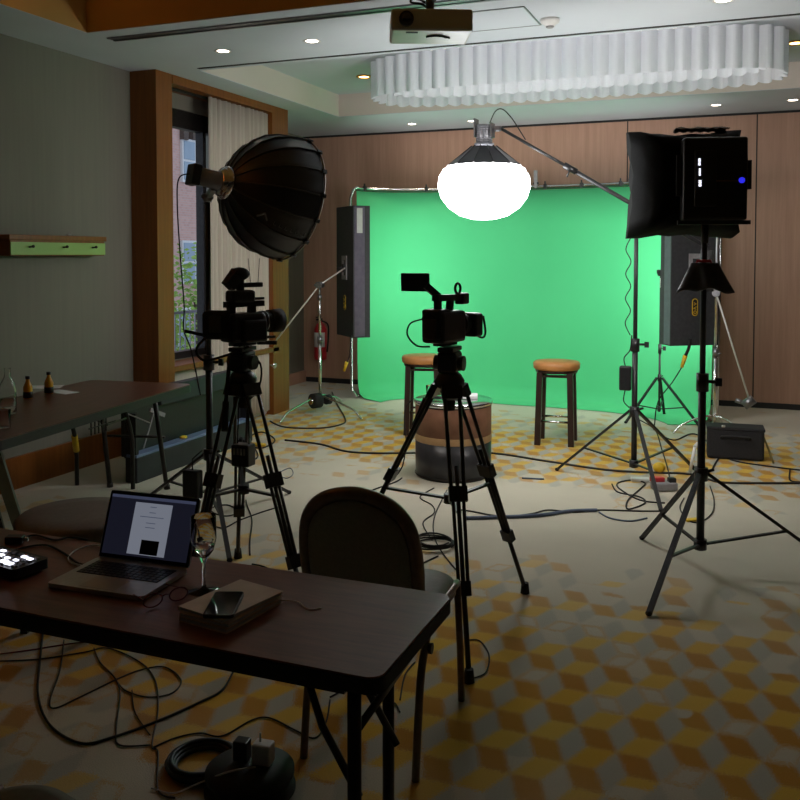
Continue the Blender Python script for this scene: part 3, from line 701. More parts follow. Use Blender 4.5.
# ------------------------------------------------------------------ banquet chairs
def chair(loc, rz, label):
    o = thing('banquet_chair', label, 'chair', loc, rz, 'banquet chairs')      # faces +Y, origin between rear feet
    w, sd = .375, .50
    for sx in (-1, 1):
        k = MB(); k.tube(cr_spline([(sx*w/2, 0, .0), (sx*w/2, .03, .20), (sx*w/2, .07, .34), (sx*w/2, .17, .43), (sx*w/2, .46, .45)], 5), .013, 8); k.build('leg', 'chair_frame', o)
        k = MB(); k.tube([(sx*w/2, .52, 0), (sx*w/2, .50, .2), (sx*w/2, .46, .44)], .013, 8); k.build('leg', 'chair_frame', o)
        k = MB(); k.cyl((sx*(w/2-.01), .10, .37), (sx*(w/2+.022), .10, .37), .017, .017, 14); k.build('ganging_knob', 'black_plastic', o)
    k = MB(); k.cyl((-w/2, .12, .40), (w/2, .12, .40), .010, .010, 8); k.build('stretcher', 'chair_frame', o); k = MB(); k.cyl((-w/2, .46, .42), (w/2, .46, .42), .010, .010, 8); k.build('stretcher', 'chair_frame', o)
    # seat cushion
    seat = rrect(w+.02, sd-.02, .13, 8)
    k = MB(); lay = [(.92, .405), (.98, .42), (.98, .445), (.94, .46), (.80, .472), (.4, .477)]
    vs = []; n = len(seat)
    for s_, z in lay: vs += [(x*s_, y*s_+.30, z) for x, y in seat]
    fs = [(j*n+i, j*n+(i+1) % n, (j+1)*n+(i+1) % n, (j+1)*n+i) for j in range(len(lay)-1) for i in range(n)]
    k.add(vs, fs, True); k.add(vs[:n], [tuple(range(n-1, -1, -1))]); k.add(vs[-n:], [tuple(range(n))], True); k.build('seat', 'chair_fabric2', o)
    # arched backrest, leaning back toward -Y
    prof = [(-.18, 0), (-.19, .11), (-.19, .22), (-.175, .30), (-.135, .355), (-.075, .388), (0, .40), (.075, .388), (.135, .355), (.175, .30), (.19, .22), (.19, .11), (.18, 0)]
    prof = [(p.x, p.y) for p in cr_spline([V(x, y, 0) for x, y in prof], 4)]
    mx = Matrix.Translation((0, .06, .475)) @ Matrix.Rotation(R(12), 4, 'X') @ Matrix.Rotation(R(90), 4, 'X')
    sc = lambda s_: [(x*s_*.94, (y-.2)*s_+.2) for x, y in prof]
    k = MB(); vs = []; n = len(prof); lay = [(.80, -.030), (.92, -.024), (.96, -.012), (.96, .012), (.92, .024), (.80, .032)]
    for s_, z in lay: vs += [(x, y, z) for x, y in sc(s_)]
    fs = [(j*n+i, j*n+(i+1) % n, (j+1)*n+(i+1) % n, (j+1)*n+i) for j in range(len(lay)-1) for i in range(n)]
    k.add(vs, fs, True, mx); k.add(vs[:n], [tuple(range(n-1, -1, -1))], True, mx); k.add(vs[-n:], [tuple(range(n))], True, mx); k.build('backrest', 'chair_fabric', o)
    k = MB(); k.tube([(x*.96, y*1.01, .0) for x, y in prof], .024, 8, False, mx); k.build('back_frame', 'chair_frame', o)
    return o
chair((-1.115, 2.47, 0), R(2), 'brown banquet chair with arched back standing behind the foreground table')
P = at(40, 560, 0)
chair((-.88, 1.02, 0), R(8), 'brown banquet chair in front of the foreground table, only its top edge showing at bottom left') if False else None
# the second chair behind the desk at left
q = at(80, 512, .47); ot = thing('padded_stool', 'low brown padded stool in the shade behind the laptop', 'stool', (q.x, q.y, 0), .3)
k = MB(); k.lathe([(.001, .38), (.25, .38), (.27, .40), (.27, .45), (.25, .468), (.15, .475), (.001, .476)], 36); k.build('seat', 'chair_fabric2', ot)
for sx in (-1, 1):
    for sy in (-1, 1): MB().bar((sx*.15, sy*.15, .38), (sx*.17, sy*.17, 0), .03).build('leg', 'stool_wood', ot)
q = dep(18, 795, 1.55); chair((q.x-.06, q.y-.02, q.z-.93) if False else (-1.42, .93, -0.0), R(-15), 'brown banquet chair nearest the camera, only the top of its back in view')

# ------------------------------------------------------------------ tripods and stands
def light_stand(label, C, feet, ztop, r=.016, hub=.14, top=.5, name='light_stand', knobz=(.0,), grp=None, m='black'):
    o = thing(name, label, 'light stand', (C[0], C[1], 0), 0, grp); L = lambda p: Vector((p[0]-C[0], p[1]-C[1], p[2] if len(p) > 2 else 0))
    k = MB(); k.cyl((0, 0, hub-.03), (0, 0, ztop*.5), r*1.15, r*1.15, 14); k.build('pole', m, o)
    k = MB(); k.cyl((0, 0, ztop*.5-.02), (0, 0, ztop), r*.85, r*.85, 14); k.build('upper_pole', m, o)
    k = MB(); k.cyl((0, 0, ztop*.5-.05), (0, 0, ztop*.5+.04), r*1.8, r*1.8, 14); k.cyl((0, 0, ztop*.5), (r*4, 0, ztop*.5), r*.5, r*.5, 10); k.box((r*4.6, 0, ztop*.5), (.03, .012, .04)); k.build('clamp', 'black_plastic', o)
    k = MB(); k.cyl((0, 0, top-.035), (0, 0, top+.03), r*2, r*2, 14); k.cyl((0, 0, top), (r*3.5, r, top+.02), r*.5, r*.5, 8); k.build('upper_hub', 'black_plastic', o); MB().cyl((0, 0, hub-.025), (0, 0, hub+.025), r*1.9, r*1.9, 14).build('lower_hub', 'black_plastic', o)
    for f_ in feet:
        p = L(f_); d = p.normalized(); 
        leg = MB(); leg.bar(d*.03+V(0, 0, top), p+V(0, 0, .012), .024, .016); lg = leg.build('leg', m, o)
        MB().ball(p+V(0, 0, .013), .016, 10, (1, 1, .8)).build('rubber_foot', 'black_rubber', lg)
        mid = (d*.03+V(0, 0, top)).lerp(p+V(0, 0, .012), .62)
        k = MB(); k.bar(d*.02+V(0, 0, hub), mid, .018, .010); k.build('brace', m, o)
    return o
# near-right stand + square softbox
C1 = (-.22, 4.68)
f1, f3 = at(648, 616), at(641, 563)
light_stand('tall black light stand at the right carrying the square softbox', C1, [(-.40, 4.01), (.42, 4.98), tuple(at(642, 540))[:2]], 1.93, r=.017, top=.50)
# boom stand
C2 = (-.745, 6.34)
bs = light_stand('black boom stand holding the round lantern out over the set', C2, [tuple(at(557, 471))[:2], tuple(at(661, 512))[:2], tuple(at(694, 470))[:2]], 1.95, r=.017, top=.51, name='boom_stand')
lan = dep(484, 187, 6.35)      # lantern centre
bt = dep(500, 128, 6.3)        # boom tip
bo = Vector((C2[0], C2[1], 0))
piv = V(0, 0, 1.93); tip = bt-bo; tail = piv+(piv-tip).normalized()*.55
k = MB(); k.cyl(tip, tip.lerp(piv, .55), .011, .011, 12); k.cyl(tip.lerp(piv, .5), tail, .015, .015, 12); bm_ = k.build('boom_arm', 'black', bs)
k = MB(); p_ = tip.lerp(piv, .52); k.cyl(p_-(piv-tip).normalized()*.05, p_+(piv-tip).normalized()*.05, .022, .022, 12); k.cyl(p_, p_+V(-.02, -.01, -.06), .006, .006, 8); k.build('boom_clamp', 'black_plastic', bm_)
k = MB(); k.cyl(piv+V(0, -.05, 0), piv+V(0, .05, 0), .035, .035, 16); k.cyl(piv+V(0, -.07, 0), piv+V(0, -.05, 0), .05, .05, 16); k.build('pivot_clamp', 'black_plastic', bs)
k = MB(); k.cyl(tail+V(0, 0, -.02), tail+V(0, 0, -.30), .045, .045, 16); k.cyl(tail, tail+V(0, 0, -.04), .006, .006, 8); k.build('counterweight', 'black_rubber', bs)
zc_ = zh(C2, 378)
pb = thing('power_supply', 'black power supply box strapped to the boom stand', 'power supply', (C2[0], C2[1], zc_))
MB().box((-.06, -.03, 0), (.08, .06, .17), bev=.01).build('body', 'black_plastic', pb)
k = MB(); k.tube(cr_spline([(-.06, -.03, .08), (-.07, -.03, .14), (-.03, -.03, .2), (-.02, -.025, .3)], 5), .004); k.build('lead', 'black_rubber', pb); k = MB(); k.tube(cr_spline([(-.06, -.03, -.08), (-.07, -.03, -.16), (-.03, -.05, -.2)], 5), .004); k.build('lead', 'black_rubber', pb)
# zig-zag cable along boom stand pole
pts = [Vector((C2[0]-.03-(.035 if i % 2 else 0), C2[1]-.03, 1.72-.085*i)) for i in range(9)]
cable('coiled_cable', pts, .004, 'black_rubber', 'zigzag black cable hanging beside the pole of the boom stand')
# lantern
ln = thing('lantern_softbox', 'glowing white round lantern softbox with black skirt over the set', 'studio light', (lan.x, lan.y, lan.z))
rr = .33
prof = [(.001, -.235), (.08, -.23), (.17, -.205), (.25, -.15), (.305, -.08), (.33, .0), (.322, .07), (.29, .125), (.255, .148)]
MB().lathe(prof, 48).build('diffuser', 'lantern', ln)
k = MB(); k.lathe([(.262, .145), (.252, .16), (.09, .285), (.085, .285), (.245, .155)], 12, cap=False, flat=True); sk = k.build('black_skirt', 'satin', ln, solid=.003)
k = MB()
for i in range(12):
    a_ = 2*PI*i/12; k.box((.262*math.cos(a_), .262*math.sin(a_), .148), (.014, .014, .012), a_)
k.build('skirt_clips', 'white', ln)
k = MB()
for i in range(12):
    a_ = 2*PI*i/12; k.cyl((.258*math.cos(a_), .258*math.sin(a_), .154), (.09*math.cos(a_), .09*math.sin(a_), .290), .004, .004, 6)
k.build('skirt_ribs', 'black', ln)
k = MB(); k.cyl((0, 0, .28), (0, 0, .31), .07, .07, 24); k.cyl((0, 0, .31), (0, 0, .44), .055, .055, 20)
for i in range(8): k.cyl((0, 0, .32+i*.014), (0, 0, .326+i*.014), .060, .060, 20)
k.build('lamp_head', noisy('lamp_head_grey', (.30, .30, .33), (.24, .24, .27), 20, .4, metal=.5), ln)
k = MB(); k.box((-.06, 0, .42), (.012, .09, .13)); k.build('yoke', 'grey_metal', ln); k = MB(); k.box((.06, 0, .40), (.012, .09, .1)); k.cyl((.06, 0, .40), (.12, 0, .40), .012, .012, 10); k.box((.1, 0, .41), (.05, .03, .03)); k.build('yoke', 'grey_metal', ln)
k = MB(); k.tube(cr_spline([(.04, 0, .45), (.08, 0, .53), (.13, 0, .545), (.19, 0, .49), (.24, -.01, .42), (.3, 0, .32)], 5), .004); k.build('lead', 'black_rubber', ln)

# square softbox seen from behind
sbz = 1.965
sb = thing('square_softbox', 'square black softbox seen from behind with an LED readout on its lamp', 'studio light', (C1[0]-.06, C1[1], sbz), R(14))
# local: front faces +Y (towards the stools)
sx0, fr = .30, .16
def fr4(w, h, y, cx=0, cz=0): return [(cx-w/2, y, cz-h/2), (cx+w/2, y, cz-h/2), (cx+w/2, y, cz+h/2), (cx-w/2, y, cz+h/2)]
def shell(u, v):
    # u around, v from front rim to rear
    pass
k = MB(); vs = []
layers = [(.54, .565, .30, -.02), (.53, .55, .20, -.02), (.49, .51, .08, 0), (.42, .45, -.02, 0), (.30, .34, -.05, .0)]
NP = 28
for (w, h, y, cx) in layers:
    loop = []
    for i in range(NP):
        s_ = i/NP*4; e = int(s_); q_ = s_-e; sag = .022*math.sin(PI*q_)
        if e == 0: p = (-w/2+w*q_, -h/2+sag)
        elif e == 1: p = (w/2-sag, -h/2+h*q_)
        elif e == 2: p = (w/2-w*q_, h/2-sag)
        else: p = (-w/2+sag, h/2-h*q_)
        nn = .006*math.sin(i*2.7+y*30)
        loop.append((p[0]+cx+nn, y, p[1]+nn))
    vs += loop
fs = [(j*NP+i, j*NP+(i+1) % NP, (j+1)*NP+(i+1) % NP, (j+1)*NP+i) for j in range(len(layers)-1) for i in range(NP)]
k.add(vs, fs, True); k.add(vs[-NP:], [tuple(range(NP))]); k.build('fabric_shell', noisy('softbox_nylon', (.006, .006, .006), (.009, .009, .009), 60, .8, bump=.1, spec=.08), sb, solid=.004)
MB().box((-.02, .24, 0), (.48, .006, .50)).build('front_diffuser', 'box_light', sb)
k = MB(); k.box((.08, -.10, .0), (.30, .10, .40), bev=.012); k.build('lamp_panel', 'black_plastic', sb)
k = MB(); k.box((.03, -.158, .0), (.10, .02, .27), bev=.004); k.build('control_box', 'black', sb)
k = MB()
for i in range(5): k.box((.0, -.170, .092-i*.007), (.010, .003, .004))
for i in range(6): k.box((.002, -.170, .045-i*.006), (.008, .003, .0035))
for i in range(4): k.box((.004, -.170, -.012-i*.008), (.012, .003, .005))
k.build('led_readout', 'led', sb)
k = MB(); k.cyl((.20, -.152, -.01), (.20, -.158, -.01), .014, .014, 16); k.build('blue_indicator', 'led_blue', sb)
k = MB(); k.box((.13, -.153, -.012), (.11, .002, .006)); k.build('orange_strip', noisy('dim_orange', (.18, .07, .02), (.12, .05, .015), 10, .5), sb)
k = MB(); k.box((.245, -.10, .02), (.02, .03, .14)); k.box((-.085, -.10, .02), (.02, .03, .2)); k.box((.08, -.115, -.21), (.34, .03, .02)); k.cyl((.06, -.02, -.22), (.06, -.02, -.31), .018, .018, 12); k.build('yoke', 'black', sb)
random.seed(4)
k = MB(); k.grid(lambda u, v: (-.06+.26*u, .10+.12*v, .272+.012*math.sin(PI*v)*(1+.3*math.sin(u*17))+.004*math.sin(u*40+v*9)), 26, 8); k.build('top_flap', noisy('brown_grey_flap', (.16, .12, .09), (.10, .08, .06), 20, .7), sb, solid=.003)
k = MB(); k.box((-.2, .11, .17), (.03, .004, .05)); k.box((-.195, .11, .12), (.012, .004, .07)); k.build('hook_strap', 'grey_card', sb)
# draped black bag and red knob on that stand
zb = zh(C1, 278)
bg = thing('draped_bag', 'small black weight bag draped over the right light stand', 'bag', (C1[0], C1[1], zb))
k = MB()
k.grid(lambda u, v: ((u-.46)*(.12+.15*v), -.025-.02*math.sin(PI*u)-.012*math.sin(u*14)*v, .075-.13*v-.05*abs(u-.5)**1.4*v+.008*math.sin(u*13)*v), 24, 10)
k.grid(lambda u, v: ((u-.46)*(.12+.15*v), .025+.02*math.sin(PI*u)+.012*math.sin(u*12)*v, .075-.13*v-.05*abs(u-.5)**1.4*v+.008*math.sin(u*13)*v), 24, 10)
k.build('bag_body', noisy('bag_nylon', (.035, .035, .045), (.02, .02, .026), 30, .5), bg, solid=.012)
k = MB(); k.tube([(-.035, 0, .07), (-.03, -.03, .085), (.03, -.03, .085), (.035, 0, .07), (.03, .03, .085), (-.03, .03, .085)], .008, 6, True); k.build('strap', 'red', bg)

# dome softbox on left stand
C3 = (-2.97, 4.45); zs = zh(C3, 197)
light_stand('tall black light stand behind the left camera carrying the dome softbox', C3, [tuple(at(148, 499))[:2], (-2.50, 3.92), (-2.85, 5.2)], zs, r=.018, hub=.18, top=.42)
apex = dep(226, 183, 5.15); rimc = dep(300, 197, 5.15)
# axis: from lamp (left) to opening (right and away)
wid = .36
axd = (cr*1.0+cf*.80+Vector((0, 0, -.20))).normalized()
dm = thing('dome_softbox', 'big black round ribbed dome softbox facing right, on the left stand', 'studio light', (C3[0], C3[1], zs))
base = Vector((C3[0], C3[1], zs)); ap = apex-base
xx_, yy_ = frame_of(axd); MX = Matrix.Translation(ap) @ Matrix((( xx_.x, yy_.x, axd.x, 0), (xx_.y, yy_.y, axd.y, 0), (xx_.z, yy_.z, axd.z, 0), (0, 0, 0, 1)))
dpf = [(.055, .0), (.12, .016), (.20, .057), (.28, .123), (.335, .205), (.365, .295), (.375, .385), (.370, .435)]
NR = 16
def dome_mesh(off, z_extra=0):
    vs = []; SUB = 4; N = NR*SUB
    for r_, z in dpf:
        for i in range(N):
            a = 2*PI*i/N; q_ = (i % SUB)/SUB; sag = 1-.028*math.sin(PI*q_) if r_ > .06 else 1
            flat_ = math.cos(PI/NR)/math.cos((q_-.5)*2*PI/NR)
            rr_ = (r_+off)*flat_/math.cos(PI/NR)*1.0*(sag if 1 else 1)
            rr_ = (r_+off)*sag
            vs.append((rr_*math.cos(a), rr_*math.sin(a), z))
    fs = [(j*N+i, j*N+(i+1) % N, (j+1)*N+(i+1) % N, (j+1)*N+i) for j in range(len(dpf)-1) for i in range(N)]
    return vs, fs
k = MB(); vs, fs = dome_mesh(0); k.add(vs, fs, True, MX); shl = k.build('dish_fabric', 'satin', dm)
k = MB(); vs, fs = dome_mesh(-.006); k.add(vs, fs, False, MX); k.build('silver_lining', 'dome_inside', dm)
for i in range(NR):
    a = 2*PI*i/NR; k = MB(); k.tube([((r_+.004)*math.cos(a), (r_+.004)*math.sin(a), z) for r_, z in dpf], .004, 6, False, MX)
    rb = k.build('rib', 'rib_grey', dm)
    k = MB(); k.box((.372*math.cos(a), .372*math.sin(a), .43), (.03, .022, .03), a, MX); k.build('rib_tip', 'black_plastic', rb)
k = MB(); k.tube([(.372*math.cos(2*PI*i/64), .372*math.sin(2*PI*i/64), .435) for i in range(64)], .006, 6, True, MX); k.build('rim', noisy('rim_piping', (.30, .25, .20), (.22, .18, .15), 20, .5), dm)
k = MB(); k.lathe([(.001, .385), (.352, .385), (.352, .39), (.001, .39)], 32, MX); k.build('front_diffuser', 'dome_light', dm)
k = MB(); k.lathe([(.075, -.035), (.095, -.02), (.10, .0), (.09, .02), (.05, .03)], 24, MX, cap=False); k.lathe([(.06, -.05), (.085, -.035), (.085, -.02)], 24, MX, cap=False); k.build('speed_ring', 'chrome', dm)
k = MB(); k.lathe([(.05, -.18), (.055, -.05), (.06, -.03)], 24, MX); k.build('lamp_head', noisy('lamp_body', (.33, .34, .40), (.26, .27, .33), 20, .45), dm)
k = MB(); k.box((0, 0, -.205), (.10, .12, .05), 0, MX, bev=.008); k.build('rear_cap', 'black_plastic', dm)
pA = MX @ V(0, 0, -.08)
k = MB(); k.cyl(V(0, 0, -.03), V(0, 0, .02), .024, .024, 14); k.bar(V(0, 0, .0), pA+V(0, 0, -.05), .03); k.cyl(V(.0, -.04, -.0), V(0, .04, 0), .016, .016, 12); k.build('yoke', 'grey_metal', dm)
# cable from the lamp, hanging
q0 = MX @ V(0, 0, -.23)
cpts = [base+q0, base+q0+V(-.06, -.02, -.03), base+q0+V(-.07, -.02, -.2), base+q0+V(-.065, 0, -.5), base+q0+V(-.045, 0, -.75), base+q0+V(-.05, 0, -.88), base+q0+V(.0, 0, -1.0), base+q0+V(.06, 0, -1.25)]
cable('lamp_cable', cpts, .004, 'black_rubber', 'thin black cable hanging from the dome softbox lamp in front of the window')
# pale logo on the dome
NRZ = 14.5
ang_l = None
def dome_pt(px, py):   # surface point near a viewed place on the fabric
    return None
# faint mark: chevron and word strokes laid on the shell
def on_dome(a, u):
    j = u*(len(dpf)-1); i = int(j); fr_ = j-i; i = min(i, len(dpf)-2)
    r_ = dpf[i][0]*(1-fr_)+dpf[i+1][0]*fr_+.0015; z = dpf[i][1]*(1-fr_)+dpf[i+1][1]*fr_; return MX @ V(r_*math.cos(a), r_*math.sin(a), z)
best = None
for ia in range(180):
    for iu in range(10, 60):
        p = on_dome(2*PI*ia/180, iu/60)+base; d = p-V(0, 0, H); dz = d.dot(cf); X_ = 400+F*d.dot(cr)/dz; Y_ = CY-F*d.dot(cu)/dz
        e = (X_-260)**2+(Y_-215)**2+dz*400
        if best is None or e < best[0]: best = (e, 2*PI*ia/180, iu/60)
ca, cuu = best[1], best[2]
k = MB()
def stroke(a0, u0, a1, u1, w=.003):
    p = [on_dome(a0+(a1-a0)*i/4, u0+(u1-u0)*i/4) for i in range(5)]; k.tube(p, w, 4)
sg = 1 if (on_dome(ca+.1, cuu)+base).z < (on_dome(ca, cuu)+base).z else -1
stroke(ca+.07*sg, cuu-.02, ca-.07*sg, cuu+.03, .006); stroke(ca-.07*sg, cuu+.03, ca+.05*sg, cuu+.07, .006)
for i in range(7):
    a_ = ca+sg*(.02+.004*i); u_ = cuu+.13+.055*i; stroke(a_-.03*sg, u_, a_+.03*sg, u_, .0022); 
    stroke(a_+.03*sg, u_, a_+.03*sg, u_+.025, .0022)
k.build('printed_logo', noisy('faint_print', (.22, .22, .23), (.16, .16, .17), 20, .6), dm)
# power box hung on left stand
P = Vector((C3[0], C3[1], 0)); z = zh(C3, 461+22)
pb = thing('power_supply', 'black power supply box hanging low on the left light stand', 'power supply', (C3[0]-.03, C3[1]-.03, z))
MB().box((-.05, -.03, 0), (.11, .06, .17), bev=.01).build('body', 'black_plastic', pb)
k = MB(); k.tube([(-.05, -.03, .08), (-.05, -.03, .15), (.0, .0, .2)], .004); k.build('strap', 'black_rubber', pb)

# camera tripods
def video_tripod(label, C, feet, zap, name='camera_tripod', turn=0):
    o = thing(name, label, 'tripod', (C[0], C[1], 0), 0, 'camera tripods'); L = lambda p: Vector((p[0]-C[0], p[1]-C[1], 0))
    k = MB(); k.lathe([(.03, zap-.03), (.06, zap-.02), (.065, zap+.01), (.05, zap+.035), (.03, zap+.05)], 20); k.build('bowl', 'black', o)
    k = MB(); k.box((0, 0, zap+.09), (.085, .10, .09), bev=.012); k.cyl((-.065, 0, zap+.085), (.065, 0, zap+.085), .032, .032, 18); k.box((0, 0, zap+.145), (.07, .13, .02), bev=.004); k.build('fluid_head', 'black_plastic', o)
    d = Vector((math.sin(turn), -math.cos(turn), 0))
    sx = Vector((d.y, -d.x, 0))
    k = MB(); k.cyl(V(0, 0, zap+.10)+sx*.06, V(0, 0, zap-.08)+sx*.055+d*.10, .009, .009, 10); k.cyl(V(0, 0, zap-.08)+sx*.055+d*.10, V(0, 0, zap-.20)+sx*.05+d*.15, .015, .015, 12); k.build('pan_handle', 'black_rubber', o)
    k = MB(); k.cyl((0, 0, zap-.12), (0, 0, zap-.03), .022, .028, 14); k.build('bowl_knob', 'black_rubber', o)
    mids = []
    for f_ in feet:
        p = L(f_); dd = p.normalized(); sd_ = Vector((-dd.y, dd.x, 0)); topp = dd*.055+V(0, 0, zap-.01); ft = p+V(0, 0, .02)
        m1 = topp.lerp(ft, .40); m2 = topp.lerp(ft, .72)
        k = MB()
        for s_ in (-1, 1): k.cyl(topp+sd_*.032*s_, m1+sd_*.026*s_, .0085, .0085, 8)
        k.cyl(topp.lerp(ft, .30), m2, .009, .009, 8)
        for s_ in (-1, 1): k.cyl(m1+sd_*.022*s_, m2+sd_*.018*s_, .0075, .0075, 8)
        k.cyl(m2, ft, .0105, .0105, 10); lg = k.build('leg', 'black', o)
        un = (ft-topp).normalized(); MB().bar(m1-un*.03, m1+un*.03, .075, .035).build('leg_clamp', 'black_plastic', lg); MB().bar(m2-un*.025, m2+un*.03, .055, .032).build('leg_clamp', 'black_plastic', lg); MB().bar(topp, topp.lerp(ft, .05), .085, .03).build('leg_joint', 'black_plastic', lg)
        k = MB(); k.cyl(p+V(0, 0, .001), p+V(0, 0, .05), .022, .017, 12); k.build('rubber_foot', 'black_rubber', lg); mids.append(m1.lerp(m2, .2))
    cc = V(0, 0, mids[0].z-.02)
    k = MB()
    for m_ in mids: k.bar(cc, m_, .02, .01)
    k.cyl(cc+V(0, 0, -.02), cc+V(0, 0, .02), .025, .025, 12); k.build('spreader', 'black', o)
    return o
C4 = (-1.20, 3.62); za = 1.05
video_tripod('black camera tripod in the centre in front of the drum table', C4, [tuple(at(525, 593))[:2], tuple(at(469, 682))[:2], (-1.78, 3.60)], za, turn=R(-70))
C5 = (-2.13, 3.46); zb5 = 1.03
video_tripod('black camera tripod at the left between the dome softbox and the chair', C5, [tuple(at(238, 558))[:2], tuple(at(312, 640))[:2], tuple(at(178, 640))[:2]], zb5, turn=R(20))

# video cameras (local: lens toward +Y, origin on tripod plate)
def cam_common(o, body_len=.20):
    k = MB(); k.box((0, 0, .012), (.05, .12, .018), bev=.003); k.build('base_plate', 'black', o)
# centre camcorder: facing scene. right of image = forward-ish
HC = za+.156
cmx = thing('video_camera', 'black camcorder with raised side screen on the centre tripod', 'video camera', (C4[0]-.02, C4[1], HC), R(-14))
cam_common(cmx)
k = MB(); k.box((0, -.01, .085), (.11, .19, .135), bev=.014); k.box((.0, -.07, .10), (.095, .09, .125), bev=.01); k.build('body', 'black_plastic', cmx)
k = MB(); k.cyl((0, .08, .09), (0, .17, .085), .042, .046, 24); k.cyl((0, .10, .09), (0, .115, .09), .050, .050, 24); k.build('lens_barrel', 'black_rubber', cmx)
k = MB(); k.box((0, .185, .082), (.125, .07, .105), bev=.012); k.build('lens_hood', 'black', cmx)
k = MB(); k.tube(cr_spline([(.056, .225, .12), (.062, .235, .05), (.05, .235, .022), (.03, .22, .03), (.035, .2, .05)], 5), .005, 6); k.build('lens_cap_cord', 'black_rubber', cmx)
k = MB(); k.bar((0, -.06, .14), (0, -.06, .20), .025); k.bar((0, .03, .14), (0, .04, .20), .025); k.bar((0, -.08, .21), (0, .13, .205), .034, .028); k.box((0, .135, .20), (.045, .06, .05), bev=.008); k.build('top_handle', 'black_plastic', cmx)
k = MB(); k.tube([(0, .10+.022*math.cos(a*PI/8), .245+.022*math.sin(a*PI/8)) for a in range(16)], .006, 6, True); k.build('microphone_holder', 'black', cmx)
k = MB(); k.bar((-.01, -.04, .215), (-.045, -.085, .262), .028); k.build('screen_hinge', 'black', cmx)
ms = Matrix.Translation((-.095, -.09, .275)) @ Matrix.Rotation(R(20), 4, 'Z') @ Matrix.Rotation(R(6), 4, 'X')
k = MB(); k.box((0, 0, 0), (.125, .016, .078), 0, ms, bev=.004); k.build('side_screen', 'black_plastic', cmx)
k = MB(); k.box((0, -.115, .08), (.06, .02, .085), bev=.004); k.build('battery', noisy('brown_battery', (.06, .035, .03), (.045, .028, .024), 20, .5), cmx)
k = MB(); k.tube(cr_spline([(-.05, -.10, .12), (-.10, -.12, .10), (-.115, -.12, .05), (-.08, -.10, .005), (-.04, -.06, .0)], 5), .004, 6); k.build('lead', 'black_rubber', cmx); k = MB(); k.tube(cr_spline([(-.04, -.12, .12), (.0, -.145, .145), (.05, -.13, .12), (.055, -.12, .05)], 5), .004, 6); k.build('lead', 'black_rubber', cmx)
# left camcorder
HL = zb5+.157
cl = thing('video_camera', 'black camcorder stacked with wireless receivers on the left tripod', 'video camera', (C5[0], C5[1], HL), R(-24))
cam_common(cl)
k = MB(); k.box((0, 0, .085), (.11, .18, .13), bev=.016); k.box((.06, .02, .07), (.04, .13, .10), bev=.012); k.build('body', 'black_plastic', cl)
k = MB(); k.cyl((-.01, .08, .105), (-.01, .15, .105), .040, .046, 24); k.cyl((-.01, .15, .105), (-.01, .215, .105), .052, .056, 24); k.build('lens_barrel', 'black_rubber', cl)
k = MB(); k.cyl((-.01, .10, .105), (-.01, .107, .105), .0475, .0475, 24); k.cyl((-.01, .12, .105), (-.01, .124, .105), .049, .049, 24); k.build('lens_rings', 'grey_metal', cl)
k = MB(); k.cyl((-.01, .213, .105), (-.01, .217, .105), .050, .050, 24); k.build('lens_glass', 'screen_glass', cl)
ms = Matrix.Translation((-.03, -.115, .10)) @ Matrix.Rotation(R(38), 4, 'Z')
k = MB(); k.box((0, 0, 0), (.13, .05, .13), 0, ms, bev=.02); k.build('viewfinder_unit', 'black_rubber', cl)
k = MB(); k.box((-.0, -.028, .005), (.055, .004, .075), 0, ms); k.build('battery', noisy('olive_battery', (.06, .06, .045), (.05, .05, .038), 20, .5), cl)
k = MB(); k.bar((0, -.06, .14), (0, -.06, .185), .03); k.bar((0, .05, .14), (0, .05, .185), .03); k.bar((0, -.09, .19), (0, .11, .19), .036, .026); k.build('top_handle', 'black_plastic', cl)
k = MB(); k.box((0, -.01, .225), (.075, .12, .055), bev=.012); k.box((0, .08, .212), (.02, .07, .012)); k.build('wireless_receiver', 'black_plastic', cl)
k = MB(); k.ball((0, -.015, .325), .05, 16, (.9, .95, .62)); k.cyl((0, -.01, .25), (0, -.015, .31), .018, .022, 12); k.bar((0, -.075, .27), (0, -.02, .335), .05, .05); k.build('eyepiece', 'black_rubber', cl)
k = MB(); k.box((0, .055, .275), (.03, .10, .022), bev=.004); k.build('antenna_block', 'black_plastic', cl)
k = MB(); k.cyl((.008, .04, .28), (.005, .03, .395), .0016, .0016, 6); k.cyl((-.006, .09, .28), (-.006, .10, .395), .0016, .0016, 6); k.build('antenna', 'black', cl)
k = MB(); k.bar((.0, .07, .035), (.0, .18, .03), .012); k.bar((.02, .07, .012), (.02, .17, .005), .018); k.bar((-.03, .1, .05), (.03, .1, .02), .012); k.build('rod_support', 'black', cl)
k = MB(); k.bar((-.05, -.10, .04), (-.11, -.23, .075), .014); k.build('thumb_lever', 'black', cl)
k = MB(); k.tube(cr_spline([(-.05, -.14, .06), (-.06, -.2, .0), (-.02, -.19, -.05), (.03, -.1, -.03), (.05, .0, .0)], 5), .006, 6); k.build('lead', 'black_rubber', cl); k = MB(); k.tube(cr_spline([(.0, -.02, -.0), (.05, .06, -.08), (.07, .03, -.2), (.03, -.04, -.26)], 5), .005, 6); k.build('lead', 'black_rubber', cl)
